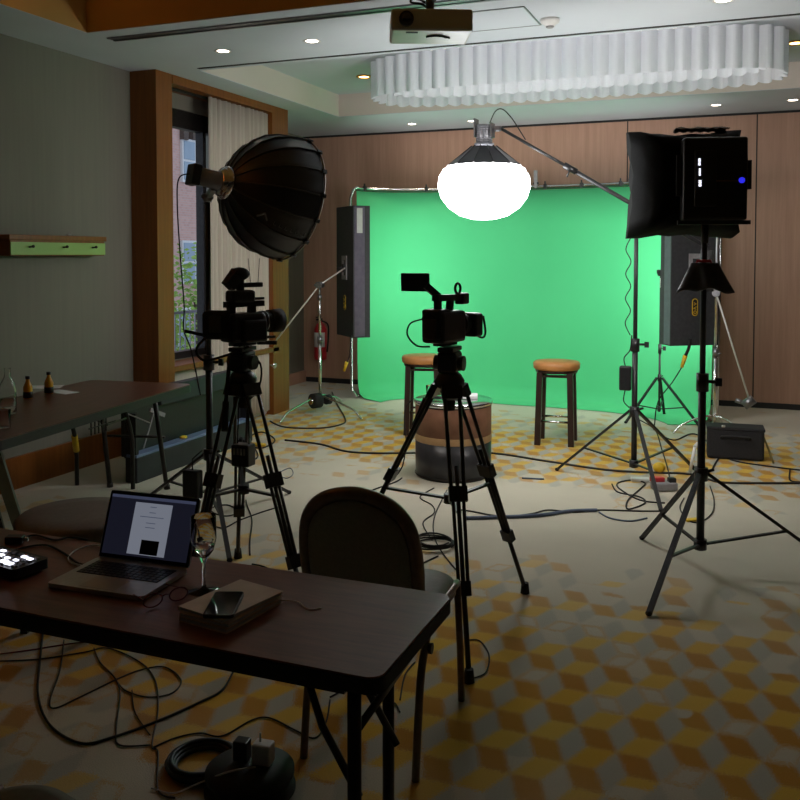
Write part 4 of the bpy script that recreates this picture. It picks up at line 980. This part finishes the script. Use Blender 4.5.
# power box between legs of the left tripod
P5 = (C5[0]+.02, C5[1]+.0); z = zh(P5, 455)
pb = thing('battery_box', 'black battery box hanging between the legs of the left tripod', 'battery', (P5[0], P5[1], z))
MB().box((-.02, 0, 0), (.09, .07, .10), bev=.008).build('body', 'black_plastic', pb)
k = MB()
for i in range(4): k.box((-.045+.017*i, -.036, .02), (.010, .004, .03))
k.build('terminals', 'grey_card', pb)
k = MB(); k.tube([(-.05, 0, .05), (-.04, 0, .3), (.0, 0, .56)], .003); k.tube([(.01, 0, .05), (.01, 0, .3), (.0, 0, .56)], .003); k.build('strap', 'black_rubber', pb)

# ------------------------------------------------------------------ green screen
gp_ = [(-4.07, 9.0), (-4.0, 9.22), (-3.75, 9.44), (-3.28, 9.55), (-2.4, 9.58), (-1.6, 9.54), (-1.0, 9.40), (-.6, 9.18), (-.38, 8.92), (-.32, 8.78)]
gpl = [p for p in cr_spline([V(x, y, 0) for x, y in gp_], 8)]
gs = thing('green_screen', 'curved panoramic green screen background on a chrome pipe frame', 'backdrop', (-2.2, 9.2, 0))
O = V(2.2, -9.2, 0); n = len(gpl)
cen = V(-2.2, 8.0, 0)
k = MB(); vs = []
zl = [2.30, 1.9, 1.4, .9, .4, .15, .05, .012]
for j, z in enumerate(zl):
    for i, p in enumerate(gpl):
        inn = (cen-p).normalized(); d = {0: 0, 1: .005, 2: .01, 3: .01, 4: .01, 5: .02, 6: .05, 7: .13}[j]
        q = p+inn*d+O; vs.append((q.x, q.y, z))
for i, p in enumerate(gpl):
    q = p+(cen-p).normalized()*.42+O; vs.append((q.x, q.y, .007))
k.add(vs, [(j*n+i, j*n+i+1, (j+1)*n+i+1, (j+1)*n+i) for j in range(len(zl)) for i in range(n-1)], True)
k.build('fabric', 'green', gs, solid=.004)
top = [V(p.x, p.y, 2.335)+O for p in gpl]
a0, a1 = top[0], top[-1]
path = [V(a0.x-.03, a0.y-.05, .02)+V(.06, 0, 0), V(a0.x-.04, a0.y-.05, .10), V(a0.x-.05, a0.y-.05, 1.2), V(a0.x-.05, a0.y-.05, 2.22), V(a0.x-.03, a0.y-.02, 2.315)]+top+[V(a1.x+.04, a1.y-.03, 2.315), V(a1.x+.05, a1.y-.05, 2.22), V(a1.x+.05, a1.y-.05, 1.2), V(a1.x+.04, a1.y-.05, .10), V(a1.x-.0, a1.y-.05, .02)]
k = MB(); k.tube(path, .016, 10); k.build('pipe_frame', 'chrome', gs)
k = MB(); bp = [V(p.x, p.y+.03, .022)+O for p in gpl]; k.tube(bp, .014, 8); k.build('lower_pipe', 'chrome', gs)
k = MB(); tp = [V(p.x, p.y-.012, 2.31)+O for p in gpl]; k.tube(tp, .008, 6); k.build('edge_piping', mat('dark_green_hem', (.008, .09, .035), .7), gs)
for px in (366, 428, 547, 582, 617):
    bi = min(range(n), key=lambda i: abs(400+F*(gpl[i]-V(0, 0, H)).dot(cr)/(gpl[i]-V(0, 0, H)).dot(cf)-px)); p = gpl[bi]+O
    k = MB(); k.box((p.x, p.y-.02, 2.335), (.03, .05, .05)); k.box((p.x, p.y-.03, 2.37), (.015, .015, .04)); k.build('clip', 'black_plastic', gs)
bi = min(range(n), key=lambda i: abs(400+F*(gpl[i]-V(0, 0, H)).dot(cr)/(gpl[i]-V(0, 0, H)).dot(cf)-534)); p = gpl[bi]
cp = thing('spring_clamp', 'grey spring clamp on the top pipe of the green screen beside the lantern', 'clamp', (p.x, p.y, 2.33))
k = MB(); k.box((0, -.03, .12), (.04, .03, .12), bev=.005); k.box((0, -.01, .03), (.03, .06, .08), bev=.005); k.build('jaws', 'grey_card', cp)
k = MB(); k.cyl((-.03, -.02, .04), (.03, -.02, .04), .012, .012, 8); k.build('handle', 'black_plastic', cp)

# ------------------------------------------------------------------ stools
def stool(P, label):
    o = thing('bar_stool', label, 'stool', P, R(8), 'bar stools on the set')
    return o
s1 = thing('bar_stool', 'round tan topped bar stool right of the drum table', 'stool', (-1.525, 7.48, 0), R(5), 'bar stools on the set')
zt_ = .70
MB().lathe([(.001, zt_-.07), (.185, zt_-.07), (.195, zt_-.06), (.198, zt_-.02), (.185, zt_-.005), (.10, zt_+.004), (.001, zt_+.005)], 36).build('seat', 'seat_tan', s1)
MB().lathe([(.001, zt_-.095), (.175, zt_-.095), (.18, zt_-.07), (.001, zt_-.07)], 32).build('seat_rim', 'stool_wood', s1)
for sx in (-1, 1):
    for sy in (-1, 1):
        k = MB(); k.bar((sx*.125, sy*.125, zt_-.09), (sx*.14, sy*.14, 0), .048, .048); k.build('leg', 'stool_wood', s1)
for a in range(4):
    c, s_ = math.cos(a*PI/2), math.sin(a*PI/2); p = V(.132, -.13, .20); q = V(.132, .13, .20); rt = Matrix.Rotation(a*PI/2, 3, 'Z')
    k = MB(); k.cyl(rt @ p, rt @ q, .010, .010, 8); k.build('footrest', 'chrome', s1)
    k = MB(); k.bar(rt @ V(.112, -.11, zt_-.12), rt @ V(.112, .11, zt_-.12), .05, .018); k.build('apron', 'stool_wood', s1)
q = at(420, 430); dup(s1, (-2.72, 7.47, 0), R(14), 'round tan topped bar stool left of the drum table behind the camera')

# drum table
dc = (-2.0, 6.12)
dt = thing('drum_table', 'round barrel side table, brown above and dark below', 'side table', (dc[0], dc[1], 0))
MB().lathe([(.26, 0), (.272, .01), (.276, .10), (.276, .26)], 40).build('lower_barrel', 'drum_low', dt)
MB().lathe([(.276, .26), (.279, .275), (.279, .295), (.276, .31)], 40, cap=False).build('middle_band', noisy('tan_band', (.42, .27, .13), (.34, .2, .09), 20, .5), dt)
MB().lathe([(.276, .31), (.276, .52), (.270, .53)], 40).build('upper_barrel', 'drum', dt)
MB().lathe([(.282, .525), (.286, .530), (.286, .546), (.280, .552), (.001, .552), (.001, .53)], 40, cap=False).build('tabletop', 'chrome', dt)
for z in (.012, .515): MB().lathe([(.277, z), (.281, z+.006), (.277, z+.012)], 40, cap=False).build('hoop', 'dark_metal', dt)
zz = .553
tag(MB().box((dc[0]+.06, dc[1]+.08, zz+.012), (.19, .14, .022), .3, bev=.003).build('white_box', 'paper'), 'flat white box lying on the round drum table', 'box')
o = thing('transmitter', 'small dark transmitter on top of the white box on the drum', 'electronics', (dc[0]+.05, dc[1]+.1, zz+.0235)); MB().box((0, 0, .01), (.09, .06, .02), bev=.004).build('body', 'black_plastic', o); MB().cyl((.03, .0, .018), (.03, 0, .05), .004, .004, 8).build('antenna', 'black_plastic', o)
o = thing('water_glass', 'clear glass on the left edge of the round drum table', 'glass', (dc[0]-.17, dc[1]-.02, zz)); MB().lathe(crisp([(.001, .0), (.028, .0), (.033, .09), (.031, .09), (.026, .006), (.001, .006)]), 20).build('glass_body', 'glass', o)
o = thing('microphone', 'black handheld microphone lying tilted on the drum table', 'microphone', (dc[0]-.13, dc[1]-.10, zz)); k = MB(); k.cyl((0, 0, .016), (.13, .02, .016), .010, .015, 12); k.build('handle', 'black_plastic', o); MB().ball((.15, .023, .022), .022, 12).build('grille', 'dark_metal', o)
# cable hanging at drum's left
cable('drum_cable', [V(dc[0]-.25, dc[1]-.16, .562), V(dc[0]-.31, dc[1]-.14, .50), V(dc[0]-.335, dc[1]-.12, .40), V(dc[0]-.31, dc[1]-.15, .25), V(dc[0]-.33, dc[1]-.16, .08), V(dc[0]-.36, dc[1]-.2, .008)], .005, 'black_rubber', 'black cable hanging down the left side of the drum table')

# ------------------------------------------------------------------ C-stands and long fixtures
def c_stand(label, C, feet, ztop, head, grip_from, grip_to, extra=None):
    o = thing('c_stand', label, 'light stand', (C[0], C[1], 0), 0, 'chrome c-stands'); Lc = Vector((C[0], C[1], 0))
    k = MB(); k.cyl((0, 0, .10), (0, 0, .75), .0165, .0165, 14); k.cyl((0, 0, .72), (0, 0, ztop), .0125, .0125, 14); k.build('pole', 'chrome', o)
    k = MB(); k.cyl((0, 0, .70), (0, 0, .77), .026, .026, 14); k.cyl((0, 0, .73), (.05, -.02, .73), .006, .006, 8); k.build('collar', 'grey_metal', o); k = MB(); k.cyl((0, 0, ztop-.15), (0, 0, ztop-.1), .022, .022, 14); k.build('collar', 'grey_metal', o)
    for f_ in feet:
        p = Vector((f_[0]-C[0], f_[1]-C[1], .012)); d = Vector((p.x, p.y, 0)).normalized(); k = MB(); k.tube(cr_spline([V(0, 0, .16), d*.06+V(0, 0, .165), p*.75+V(0, 0, .09), p*.92+V(0, 0, .035), p], 5), .010, 8); k.build('leg', 'chrome', o)
    k = MB(); k.cyl(Vector((0, -.04, ztop)), Vector((0, .05, ztop)), .034, .034, 18); k.cyl((0, -.06, ztop), (0, -.04, ztop), .02, .02, 12); k.box((.02, -.07, ztop), (.09, .014, .02)); k.build('grip_head', 'grey_metal', o)
    k = MB(); k.tube([grip_from-Lc, V(0, -.0, ztop)*1.0, grip_to-Lc], .008, 8); k.build('grip_arm', 'bright_steel', o)
    gfrom = grip_from-Lc
    return o
# left
cL = at(318, 411); cL = Vector((-4.02, 8.0, 0)); cL = at(320, 412)
zt1 = zh(cL, 285)
gF = dep(271, 347, (at(320, 412)-V(0, 0, H)).dot(cf)-.15); 
gT = dep(345, 268, (cL-V(0, 0, H)).dot(cf)+.05)
oL = c_stand('chrome c-stand at the left holding the narrow light panel', cL, [tuple(at(280, 424))[:2], tuple(at(362, 421))[:2], (cL.x+.05, cL.y+.42)], zt1, None, gF, gT)
kn = dep(264, 372, 7.6)
# weight wheel at base (dark round counterweight)
P = at(320, 412); ow = thing('sandbag', 'round dark weight hung low on the left c-stand base', 'weight', (P.x, P.y, .0))
k = MB(); k.cyl((-.02, -.13, .13), (.02, -.05, .13), .075, .075, 24); k.cyl((.04, .05, .12), (.06, .10, .12), .05, .05, 20); k.build('body', 'black_rubber', ow)
MB().cyl((-.032, -.15, .13), (-.02, -.13, .13), .035, .035, 18).build('hub', 'chrome', ow)
# right
cR = Vector((-.285, 8.30, 0)); zt2 = zh(cR, 296)
tR = (cR-V(0, 0, H)).dot(cf)
gF2 = dep(750, 402, tR-.1); gT2 = dep(697, 266, tR-.02)
c_stand('chrome c-stand at the right holding the wide light panel', cR, [(cR.x-.3, cR.y-.25), (cR.x+.35, cR.y-.1), (cR.x, cR.y+.35)], zh(cR, 225), None, gF2, gT2) if False else None
oR = thing('c_stand', 'chrome c-stand at the right behind the square softbox', 'light stand', (cR.x, cR.y, 0), 0, 'chrome c-stands')
zR = zh(cR, 215)
k = MB(); k.cyl((0, 0, .10), (0, 0, .75), .0165, .0165, 14); k.cyl((0, 0, .72), (0, 0, zR), .0135, .0135, 14); k.build('pole', 'chrome', oR)
k = MB(); k.cyl((0, 0, .70), (0, 0, .77), .026, .026, 14); k.cyl((0, 0, .73), (.05, -.02, .73), .006, .006, 8); k.build('collar', 'grey_metal', oR)
for f_ in ((-.34, -.12), (.30, -.28), (.06, .36)):
    p = V(f_[0], f_[1], .012); k = MB(); k.tube(cr_spline([V(0, 0, .16), p*.25+V(0, 0, .165), p*.75+V(0, 0, .09), p*.92+V(0, 0, .035), p], 5), .010, 8); k.build('leg', 'chrome', oR)
zg = zh(cR, 293)
k = MB(); k.cyl((0, -.05, zg), (0, .04, zg), .034, .034, 18); k.cyl((0, -.07, zg), (0, -.05, zg), .02, .02, 12); k.build('grip_head', 'grey_metal', oR)
k = MB(); k.cyl(V(0, -.03, zg), gF2-cR, .008, .008, 8); k.cyl(V(0, -.03, zg), V(-.16, -.05, zg+.28), .008, .008, 8); k.build('grip_arm', 'bright_steel', oR)
e = gF2-cR; k = MB(); k.cyl(e+V(-.05, 0, -.035), e+V(.03, 0, .03), .042, .042, 16); k.cyl(e+V(-.12, 0, .01), e+V(-.05, 0, -.01), .02, .02, 10); k.build('arm_knob', 'grey_metal', oR)
# knob at left arm's end
e = gF-cL; k = MB(); k.cyl(e+V(-.04, 0, -.16), e+V(.05, 0, -.19), .022, .03, 12); k.cyl(e, e+V(-.01, 0, -.17), .006, .006, 8); k.build('arm_knob', 'chrome', oL)

def long_fixture(label, C, z0, w, d, h, rz, logo=True):
    # local: back faces -Y (towards camera), light side +Y
    o = thing('studio_light', label, 'studio light', (C[0], C[1], z0), rz, 'long panels lighting the green screen')
    MB().box((0, -d/2+.01, h/2), (w, .02, h), bev=.004).build('back_plate', 'fixture_back', o)
    k = MB(); k.box((-w/2+.006, .0, h/2), (.012, d-.02, h)); k.box((w/2-.006, .0, h/2), (.012, d-.02, h)); k.build('side_plate', 'purple_grey', o)
    k = MB(); k.box((0, .0, .006), (w, d-.02, .012)); k.box((0, .0, h-.006), (w, d-.02, .012)); k.build('end_plate', 'black', o)
    MB().box((0, d/2-.03, h/2), (w-.03, .01, h-.03)).build('diffuser', 'fixture_light', o)
    for sx in (-1, 1):
        k = MB(); q0 = V(sx*(w/2-.004), d/2-.02, 0); q1 = q0+V(sx*.01, .06, 0)
        k.add([q0, q1, q1+V(0, 0, h), q0+V(0, 0, h)], [(0, 1, 2, 3)]); k.build('barn_door', 'fixture_back', o, solid=.006)
    k = MB(); zc = h*.53; yb = -d/2-.004
    for c, sz in (((0, yb, zc+.10), (.13, .01, .045)), ((0, yb, zc-.10), (.13, .01, .045)), ((-.048, yb, zc), (.035, .01, .2)), ((.048, yb, zc), (.035, .01, .2))): k.box(c, sz)
    k.build('mount_plate', 'grey_card', o)
    k = MB(); k.box((.01, yb-.01, zc), (.05, .03, .08), bev=.006); k.cyl((0, yb-.02, zc), (-.03, yb-.07, zc-.01), .012, .012, 10); k.build('mount_knob', 'black', o)
    k = MB(); pts_ = rrect(.055, .155, .027, 6); k.ext(pts_, 0, .003, Matrix.Translation((0, yb+.004, h*.26)) @ Matrix.Rotation(R(90), 4, 'X')); lg = k.build('oval_badge', 'yellow', o)
    k = MB(); k.ext(rrect(.043, .143, .021, 6), .0025, .004, Matrix.Translation((0, yb+.004, h*.26)) @ Matrix.Rotation(R(90), 4, 'X')); k.build('badge_face', 'black_plastic', lg)
    k = MB(); k.tube([(.0+.013*math.cos(a*PI/8), yb-.001, h*.26-.045+.013*math.sin(a*PI/8)) for a in range(16)], .003, 5, True)
    k.tube([(-.014, yb-.001, h*.26-.012), (.014, yb-.001, h*.26-.020), (-.010, yb-.001, h*.26-.004), (.014, yb-.001, h*.26+.004)], .003, 5)
    k.tube([(-.012, yb-.001, h*.26+.018), (.012, yb-.001, h*.26+.03), (-.012, yb-.001, h*.26+.042)], .003, 5); k.build('badge_mark', 'yellow', lg)
    return o
pl = dep(351, 270, (cL-V(0, 0, H)).dot(cf)+.12)
z0 = pl.z-.68
LP = long_fixture('narrow black light panel at the left turned edge-on towards the green screen', (pl.x, pl.y), z0, .46, .14, 1.33, R(-43))
k = MB(); k.box((.232, .0, 1.18), (.004, .06, .25)); k.build('white_sticker', 'white', LP)
pr_ = dep(691, 290, tR+.16)
RPn = long_fixture('wide black light panel at the right with a yellow oval badge', (pr_.x-.0, pr_.y+.02), zh((pr_.x, pr_.y), 345), .47, .14, 1.33, R(32))

def badge(): pass
# yellow plugs hanging below panels
P = dep(345, 366, 8.6); th = thing('hanging_plug', 'yellow plug hanging below the left light panel', 'plug', P)
k = MB(); k.cyl((-.012, 0, -.05), (.02, 0, .04), .012, .018, 12); k.build('connector', 'yellow', th)
k = MB(); k.tube(cr_spline([(.02, 0, .04), (.05, 0, .1), (.06, 0, .2), (.07, 0, .30)], 5), .006, 6); k.build('lead', 'black_rubber', th)
P = dep(684, 361, 8.0); th = thing('hanging_plug', 'yellow connector on the cable below the right light panel', 'plug', P)
k = MB(); k.cyl((-.02, 0, -.06), (.012, 0, .05), .014, .02, 12); k.build('connector', 'yellow', th)
k = MB(); k.tube(cr_spline([(.012, 0, .05), (.04, 0, .12), (.05, 0, .2)], 5), .014, 8); k.tube(cr_spline([(-.02, 0, -.06), (-.1, 0, -.2), (-.22, 0, -.38), (-.25, 0, -.6), (-.25, -.05, -P.z+.0+.01)], 5), .006, 6); k.build('lead', 'black_rubber', th)

# thin stand
C6 = at(659, 421); ztn = zh(C6, 275)
ts = light_stand('slim black stand in front of the green screen at the right', (C6.x, C6.y), [(C6.x-.28, C6.y-.25), (C6.x+.38, C6.y-.2), (C6.x+.02, C6.y+.33)], ztn, r=.009, hub=.12, top=.42)
k = MB(); k.cyl((0, 0, ztn-.01), (0, 0, ztn+.03), .025, .04, 14); k.cyl((0, 0, ztn+.03), (0, 0, ztn+.05), .04, .035, 14); k.build('head', 'black_plastic', ts)
k = MB(); k.cyl((.01, 0, ztn-.12), (.01, 0, ztn-.03), .016, .016, 12); k.build('white_sleeve', 'white', ts)

# fire extinguisher
fe = ony(322, 352, 9.88); FZ = fe.z-.28
ex = thing('fire_extinguisher', 'red fire extinguisher by the back wall behind the left c-stand', 'fire extinguisher', (fe.x, 9.84, max(.3, FZ)))
MB().lathe([(.001, 0), (.07, .0), (.078, .02), (.078, .38), (.05, .44), (.022, .46), (.022, .48)], 24).build('cylinder', 'red', ex)
k = MB(); k.add([Vector((.079*math.cos(a), .079*math.sin(a), z)) for z in (.16, .34) for a in [R(200+i*14) for i in range(11)]], [(i, i+1, 12+i, 11+i) for i in range(10)], True); k.build('label', 'paper', ex, solid=.002)
k = MB(); k.box((0, -.03, .50), (.03, .12, .02)); k.box((0, -.05, .53), (.02, .12, .012)); k.build('valve', 'black_plastic', ex)
k = MB(); k.tube(cr_spline([(.02, 0, .48), (.10, 0, .44), (.11, 0, .3), (.10, -.02, .1)], 5), .010, 6); k.build('hose', 'black_rubber', ex)
MB().box((0, .09, .25), (.05, .03, .3)).build('wall_bracket', 'dark_metal', ex)

# black bag on the floor right
a, b_ = at(712, 459), at(757, 462)
bgx = thing('equipment_bag', 'black rectangular equipment bag on the carpet right of the stands', 'bag', ((a.x+b_.x)/2, (a.y+b_.y)/2+.1, 0), math.atan2(b_.y-a.y, b_.x-a.x))
MB().box((0, 0, .125), (.42, .20, .24), bev=.02).build('body', 'black_fabric', bgx)
MB().box((0, 0, .243), (.43, .21, .025), bev=.008).build('lid', 'black_fabric', bgx)
k = MB(); k.tube(cr_spline([(-.1, -.105, .17), (-.09, -.13, .19), (.09, -.13, .19), (.1, -.105, .17)], 4), .008, 6); k.build('handle', 'black_rubber', bgx)
k = MB(); k.tube(cr_spline([(.20, -.05, .2), (.24, -.08, .1), (.27, -.16, .012)], 5), .008, 6); k.build('yellow_strap', noisy('olive_strap', (.16, .12, .03), (.12, .09, .02), 20, .8), bgx)
MB().cyl((-.09, -.1, .255), (-.09, -.1, .27), .014, .014, 12).build('stud', 'alu', bgx)

# ------------------------------------------------------------------ cables and small things on the carpet
def fl(l, z=.007): return [at(x, y, z) for x, y in l]
def fcable(l, r, m, label, name='floor_cable', n=7, z=None):
    if l[0][1] > 625: r *= .7
    return cable(name, fl(l, z if z else r+.001), r, m, label, 'cable', None, n=n)
fcable([(285, 440), (320, 444), (345, 451), (372, 453), (405, 453), (440, 452), (492, 453), (540, 460), (600, 469), (640, 472), (690, 474), (720, 482), (760, 483), (800, 483)], .008, 'brown_cable', 'long thick black cable running across the set behind the tripods')
fcable([(270, 421), (285, 427), (320, 428), (342, 424), (345, 418), (336, 402), (332, 392)], .007, 'brown_cable', 'thick black cable looping around the left c-stand base')
fcable([(465, 518), (500, 517), (540, 515), (570, 511), (597, 510)], .011, 'cable_grey', 'straight blue-grey taped cable run on the carpet right of the centre tripod', 'taped_cable')
fcable([(452, 509), (470, 511), (500, 516), (530, 514), (548, 510), (575, 512), (600, 510), (640, 511), (662, 511)], .005, 'brown_cable', 'thin dark cable running beside the blue-grey cable')
fcable([(599, 512), (610, 518), (630, 521), (647, 518)], .005, 'cable_grey', 'short grey cable end curling below the power strip')
fcable([(612, 484), (618, 492), (640, 497), (645, 503), (628, 509), (628, 500), (640, 489), (645, 483), (632, 480), (618, 483), (620, 489), (640, 500), (665, 503)], .005, 'black_rubber', 'tangled black cable loops beside the red power strip')
fcable([(640, 420), (655, 430), (662, 450), (668, 470), (672, 490)], .005, 'black_rubber', 'black cable dropping from the slim stand to the power strip')
fcable([(662, 436), (675, 440), (690, 434), (700, 436), (712, 446)], .006, 'black_rubber', 'black cable between slim stand and black bag')
fcable([(712, 470), (716, 462), (722, 457), (740, 462), (775, 467), (800, 470)], .006, 'black_rubber', 'black cable passing in front of the black bag to the right')
fcable([(790, 470), (790, 480), (800, 482)], .005, 'black_rubber', 'short cable loop at the right edge of the carpet')
fcable([(710, 486), (714, 500), (712, 513), (700, 522), (688, 520), (680, 508), (684, 498)], .004, 'black_rubber', 'thin black cable loop beside the right stand pole')
# coil in front of drum + lead
cc_ = at(434, 546); pts = []
for i in range(60):
    a = i*.42; rr_ = .10+.012*math.sin(i*.9); pts.append(Vector((cc_.x+rr_*math.cos(a), cc_.y+rr_*1.1*math.sin(a), .006+.0006*i)))
k = MB(); k.tube(pts, .005, 6); tag(k.build('cable_coil', 'black_rubber'), 'black cable coil on the carpet in front of the drum table', 'cable')
fcable([(434, 488), (420, 497), (432, 505), (434, 513), (423, 523), (432, 540)], .004, 'black_rubber', 'wavy black cable from the drum down to the coil')
fcable([(447, 490), (435, 515), (434, 535), (442, 552), (458, 572)], .004, 'black_rubber', 'thin black cable passing over the coil to the centre tripod foot')
fcable([(438, 556), (425, 562), (415, 567), (400, 570)], .004, 'black_rubber', 'black cable end leading from the coil towards the chair')
fcable([(362, 494), (378, 488), (395, 482), (402, 478)], .005, 'black_rubber', 'short black cable left of the drum table')
fcable([(468, 640), (480, 641), (489, 655), (486, 672), (474, 678)], .004, 'black_rubber', 'thin cable loop at the front foot of the centre tripod')
# pen-like stick
fcable([(522, 478), (544, 479)], .006, 'cable_grey', 'short dark stick lying on the carpet right of the drum', 'stick')
# left cables near case
fcable([(250, 555), (250, 540), (252, 520), (247, 505), (246, 500)], .004, 'black_rubber', 'thin black cable hanging down beside the left tripod')
fcable([(205, 495), (210, 510), (225, 516), (238, 512), (228, 505), (212, 508), (208, 520), (222, 528), (240, 520), (262, 512), (285, 505)], .004, 'black_rubber', 'tangled black cable under the left tripod')
fcable([(252, 564), (262, 566), (270, 570), (276, 577)], .004, 'black_rubber', 'short cable arc behind the desk near the champagne glass')
fcable([(245, 445), (262, 448), (275, 440), (262, 432), (250, 438), (258, 455), (250, 460), (236, 458)], .006, 'black_rubber', 'black cable bundle on the floor behind the left tripod')
fcable([(270, 470), (285, 478), (293, 474), (290, 468), (280, 472)], .003, 'cable_grey', 'small grey cable ring right of the left tripod')
# power strip, yellow ball, white charger
P = at(664, 490); ps = thing('power_strip', 'red and grey power socket block on the carpet between the stands', 'power strip', (P.x, P.y, 0), .5)
MB().box((0, 0, .03), (.16, .10, .055), bev=.01).build('body', 'grey_card', ps); MB().box((-.04, .02, .07), (.09, .06, .035), bev=.008).build('plug', 'red', ps); MB().box((.05, -.01, .07), (.05, .05, .035), bev=.008).build('black_plug', 'black_plastic', ps)
P = at(659, 473); tag(MB().ball((P.x, P.y, .040), .045, 18, (1, 1, .88)).build('yellow_ball', 'yellow'), 'yellow ball on the carpet under the boom stand', 'ball')
P = at(640, 481); tag(MB().box((P.x, P.y, .012), (.13, .07, .022), .2, bev=.006).build('white_adapter', 'white'), 'white power adapter on the carpet in the cable tangle', 'adapter')
a, b_ = at(690, 473), at(694, 444, .22); b_ = Vector((a.x+.03, a.y+.02, zh((a.x+.03, a.y+.02), 447)))
k = MB(); k.cyl(a+V(0, 0, .008), b_, .012, .012, 10); k.cyl(b_, b_+V(.02, .02, .03), .014, .010, 10); tag(k.build('white_tube', 'white'), 'short white tube leaning near the boom stand foot', 'tube')
P = at(693, 521); tag(MB().box((P.x, P.y, .008), (.10, .04, .014), .6, bev=.003).build('tape_scrap', 'yellow'), 'yellow cable tie on the carpet left of the right stand pole', 'cable tie')
P = at(243, 446); tag(MB().box((P.x, P.y, .03), (.12, .08, .06), .3, bev=.01).build('cable_box', 'black_plastic'), 'black junction box in the cables behind the left tripod', 'junction box')
P = at(231, 437); o = thing('yellow_plug', 'yellow plug in the cables behind the left tripod', 'plug', (P.x, P.y, 0)); MB().cyl((0, 0, .02), (.01, .01, .12), .016, .016, 12).build('body', 'yellow', o)
P = at(258, 447); o = thing('yellow_plug', 'yellow plug lying right of the left tripod', 'plug', (P.x, P.y, 0)); MB().cyl((-.06, 0, .018), (.06, .02, .018), .018, .014, 12).build('body', 'yellow', o)

# floor under the desk: cables, cable reel with chargers
fcable([(43, 632), (40, 660), (38, 695), (50, 725), (80, 743), (110, 738), (160, 720), (200, 702), (222, 690), (234, 670)], .006, 'black_rubber', 'thick black cable hanging in a wide loop under the desk at left')
fcable([(64, 640), (60, 670), (50, 700), (55, 708), (80, 697), (115, 680), (140, 670), (165, 667), (181, 680), (172, 693), (148, 697), (125, 690), (115, 678)], .004, 'brown_cable', 'thin cable making an oval loop under the desk')
fcable([(94, 648), (100, 662), (115, 678), (120, 695), (116, 730), (120, 745), (150, 745)], .004, 'brown_cable', 'thin dark cable running down the carpet below the desk')
fcable([(0, 654), (30, 650), (75, 643), (110, 640)], .004, 'dark_red', 'dark red cable crossing under the desk at the left edge')
fcable([(0, 661), (40, 659), (85, 652), (108, 648), (140, 662), (155, 680), (158, 710), (152, 745), (158, 752), (158, 790), (175, 798)], .004, 'brown_cable', 'thin cable bending down past the cable reel')
fcable([(132, 690), (135, 712), (150, 735)], .003, 'black_rubber', 'very thin cable inside the oval cable loop')
fcable([(152, 748), (175, 738), (200, 733), (222, 736), (252, 720), (270, 718), (295, 730), (315, 738), (326, 722), (330, 700)], .004, 'black_rubber', 'thin black cable arching behind the chargers')
fcable([(330, 697), (350, 690), (390, 700), (400, 712)], .004, 'black_rubber', 'thin cable passing between the desk legs')
fcable([(400, 700), (405, 675), (415, 662)], .004, 'black_rubber', 'thin cable right of the desk end')
c0_ = at(203, 757, .03); k = MB()
for j in range(5):
    k.tube([(c0_.x+(.085+.006*j)*math.cos(a*PI/16), c0_.y+(.085+.006*j)*math.sin(a*PI/16), .012+.009*(j % 3)) for a in range(32)], .008, 6, True)
tag(k.build('cable_coil', noisy('blue_black_cable', (.02, .035, .05), (.012, .02, .03), 30, .5)), 'thick blue-black cable coil beside the charger reel', 'cable')
c1_ = at(250, 782, .03)
cr_ = thing('cable_reel', 'round black cable reel with plugged chargers under the desk', 'cable reel', (c1_.x, c1_.y, 0))
MB().lathe([(.001, 0), (.125, 0), (.135, .01), (.135, .02), (.10, .028), (.10, .05), (.132, .058), (.132, .07), (.001, .074)], 40).build('drum', 'reel_black', cr_)
MB().lathe([(.102, .03), (.118, .034), (.118, .052), (.102, .056)], 40, cap=False).build('wound_cable', 'black_rubber', cr_)
o = thing('charger', 'black cube charger plugged into the cable reel', 'charger', (c1_.x-.045, c1_.y+.03, .075)); MB().box((0, 0, .03), (.045, .04, .06), .1, bev=.004).build('body', 'black_plastic', o)
o = thing('charger', 'white cube charger plugged into the cable reel', 'charger', (c1_.x+.025, c1_.y+.035, .075)); MB().box((0, 0, .032), (.06, .045, .062), .1, bev=.006).build('body', 'white', o); MB().cyl((-.01, 0, .063), (-.01, 0, .09), .003, .003, 8).build('plug_lead', 'white', o)
cable('charger_cable', [V(c1_.x+.02, c1_.y-.0, .08), V(c1_.x-.04, c1_.y-.05, .08), V(c1_.x-.12, c1_.y-.09, .05), V(c1_.x-.2, c1_.y-.10, .008), V(c1_.x-.28, c1_.y-.1, .006)], .0025, 'white', 'thin pale cable running from the chargers to the left')

# ------------------------------------------------------------------ lights of the place
def spot(p, e, col, size=R(95), name='downlight_beam'):
    l = bpy.data.lights.new(name, 'SPOT'); l.energy = e; l.color = col; l.spot_size = size; l.spot_blend = .8; l.shadow_soft_size = .04
    o = bpy.data.objects.new(name, l); COL.objects.link(o); o.location = (p.x, p.y, p.z-.03); return o
for i, p in enumerate(lamp_pts): spot(p, (2.0, 2.0, 2.5, 8, 8, 8, 8)[i], (1, .8, .6))
w = bpy.data.worlds.new('World'); S.world = w; w.use_nodes = True
bg_ = w.node_tree.nodes['Background']; bg_.inputs[0].default_value = (.62, .74, .95, 1); bg_.inputs[1].default_value = 1.0

# ------------------------------------------------------------------ camera
cd = bpy.data.cameras.new('Camera'); co = bpy.data.objects.new('Camera', cd); COL.objects.link(co)
co.location = (0, 0, H); co.rotation_euler = (R(90)-PITCH, 0, YAW)
cd.sensor_width = 36; cd.sensor_fit = 'HORIZONTAL'; cd.lens = F/800*36; cd.shift_y = (CY-400)/800; cd.clip_start = .05; cd.clip_end = 200
S.camera = co
vs_ = S.view_settings; vs_.view_transform = 'Standard'; vs_.look = 'None'; vs_.gamma = 1; vs_.exposure = 0; vs_.use_curve_mapping = False
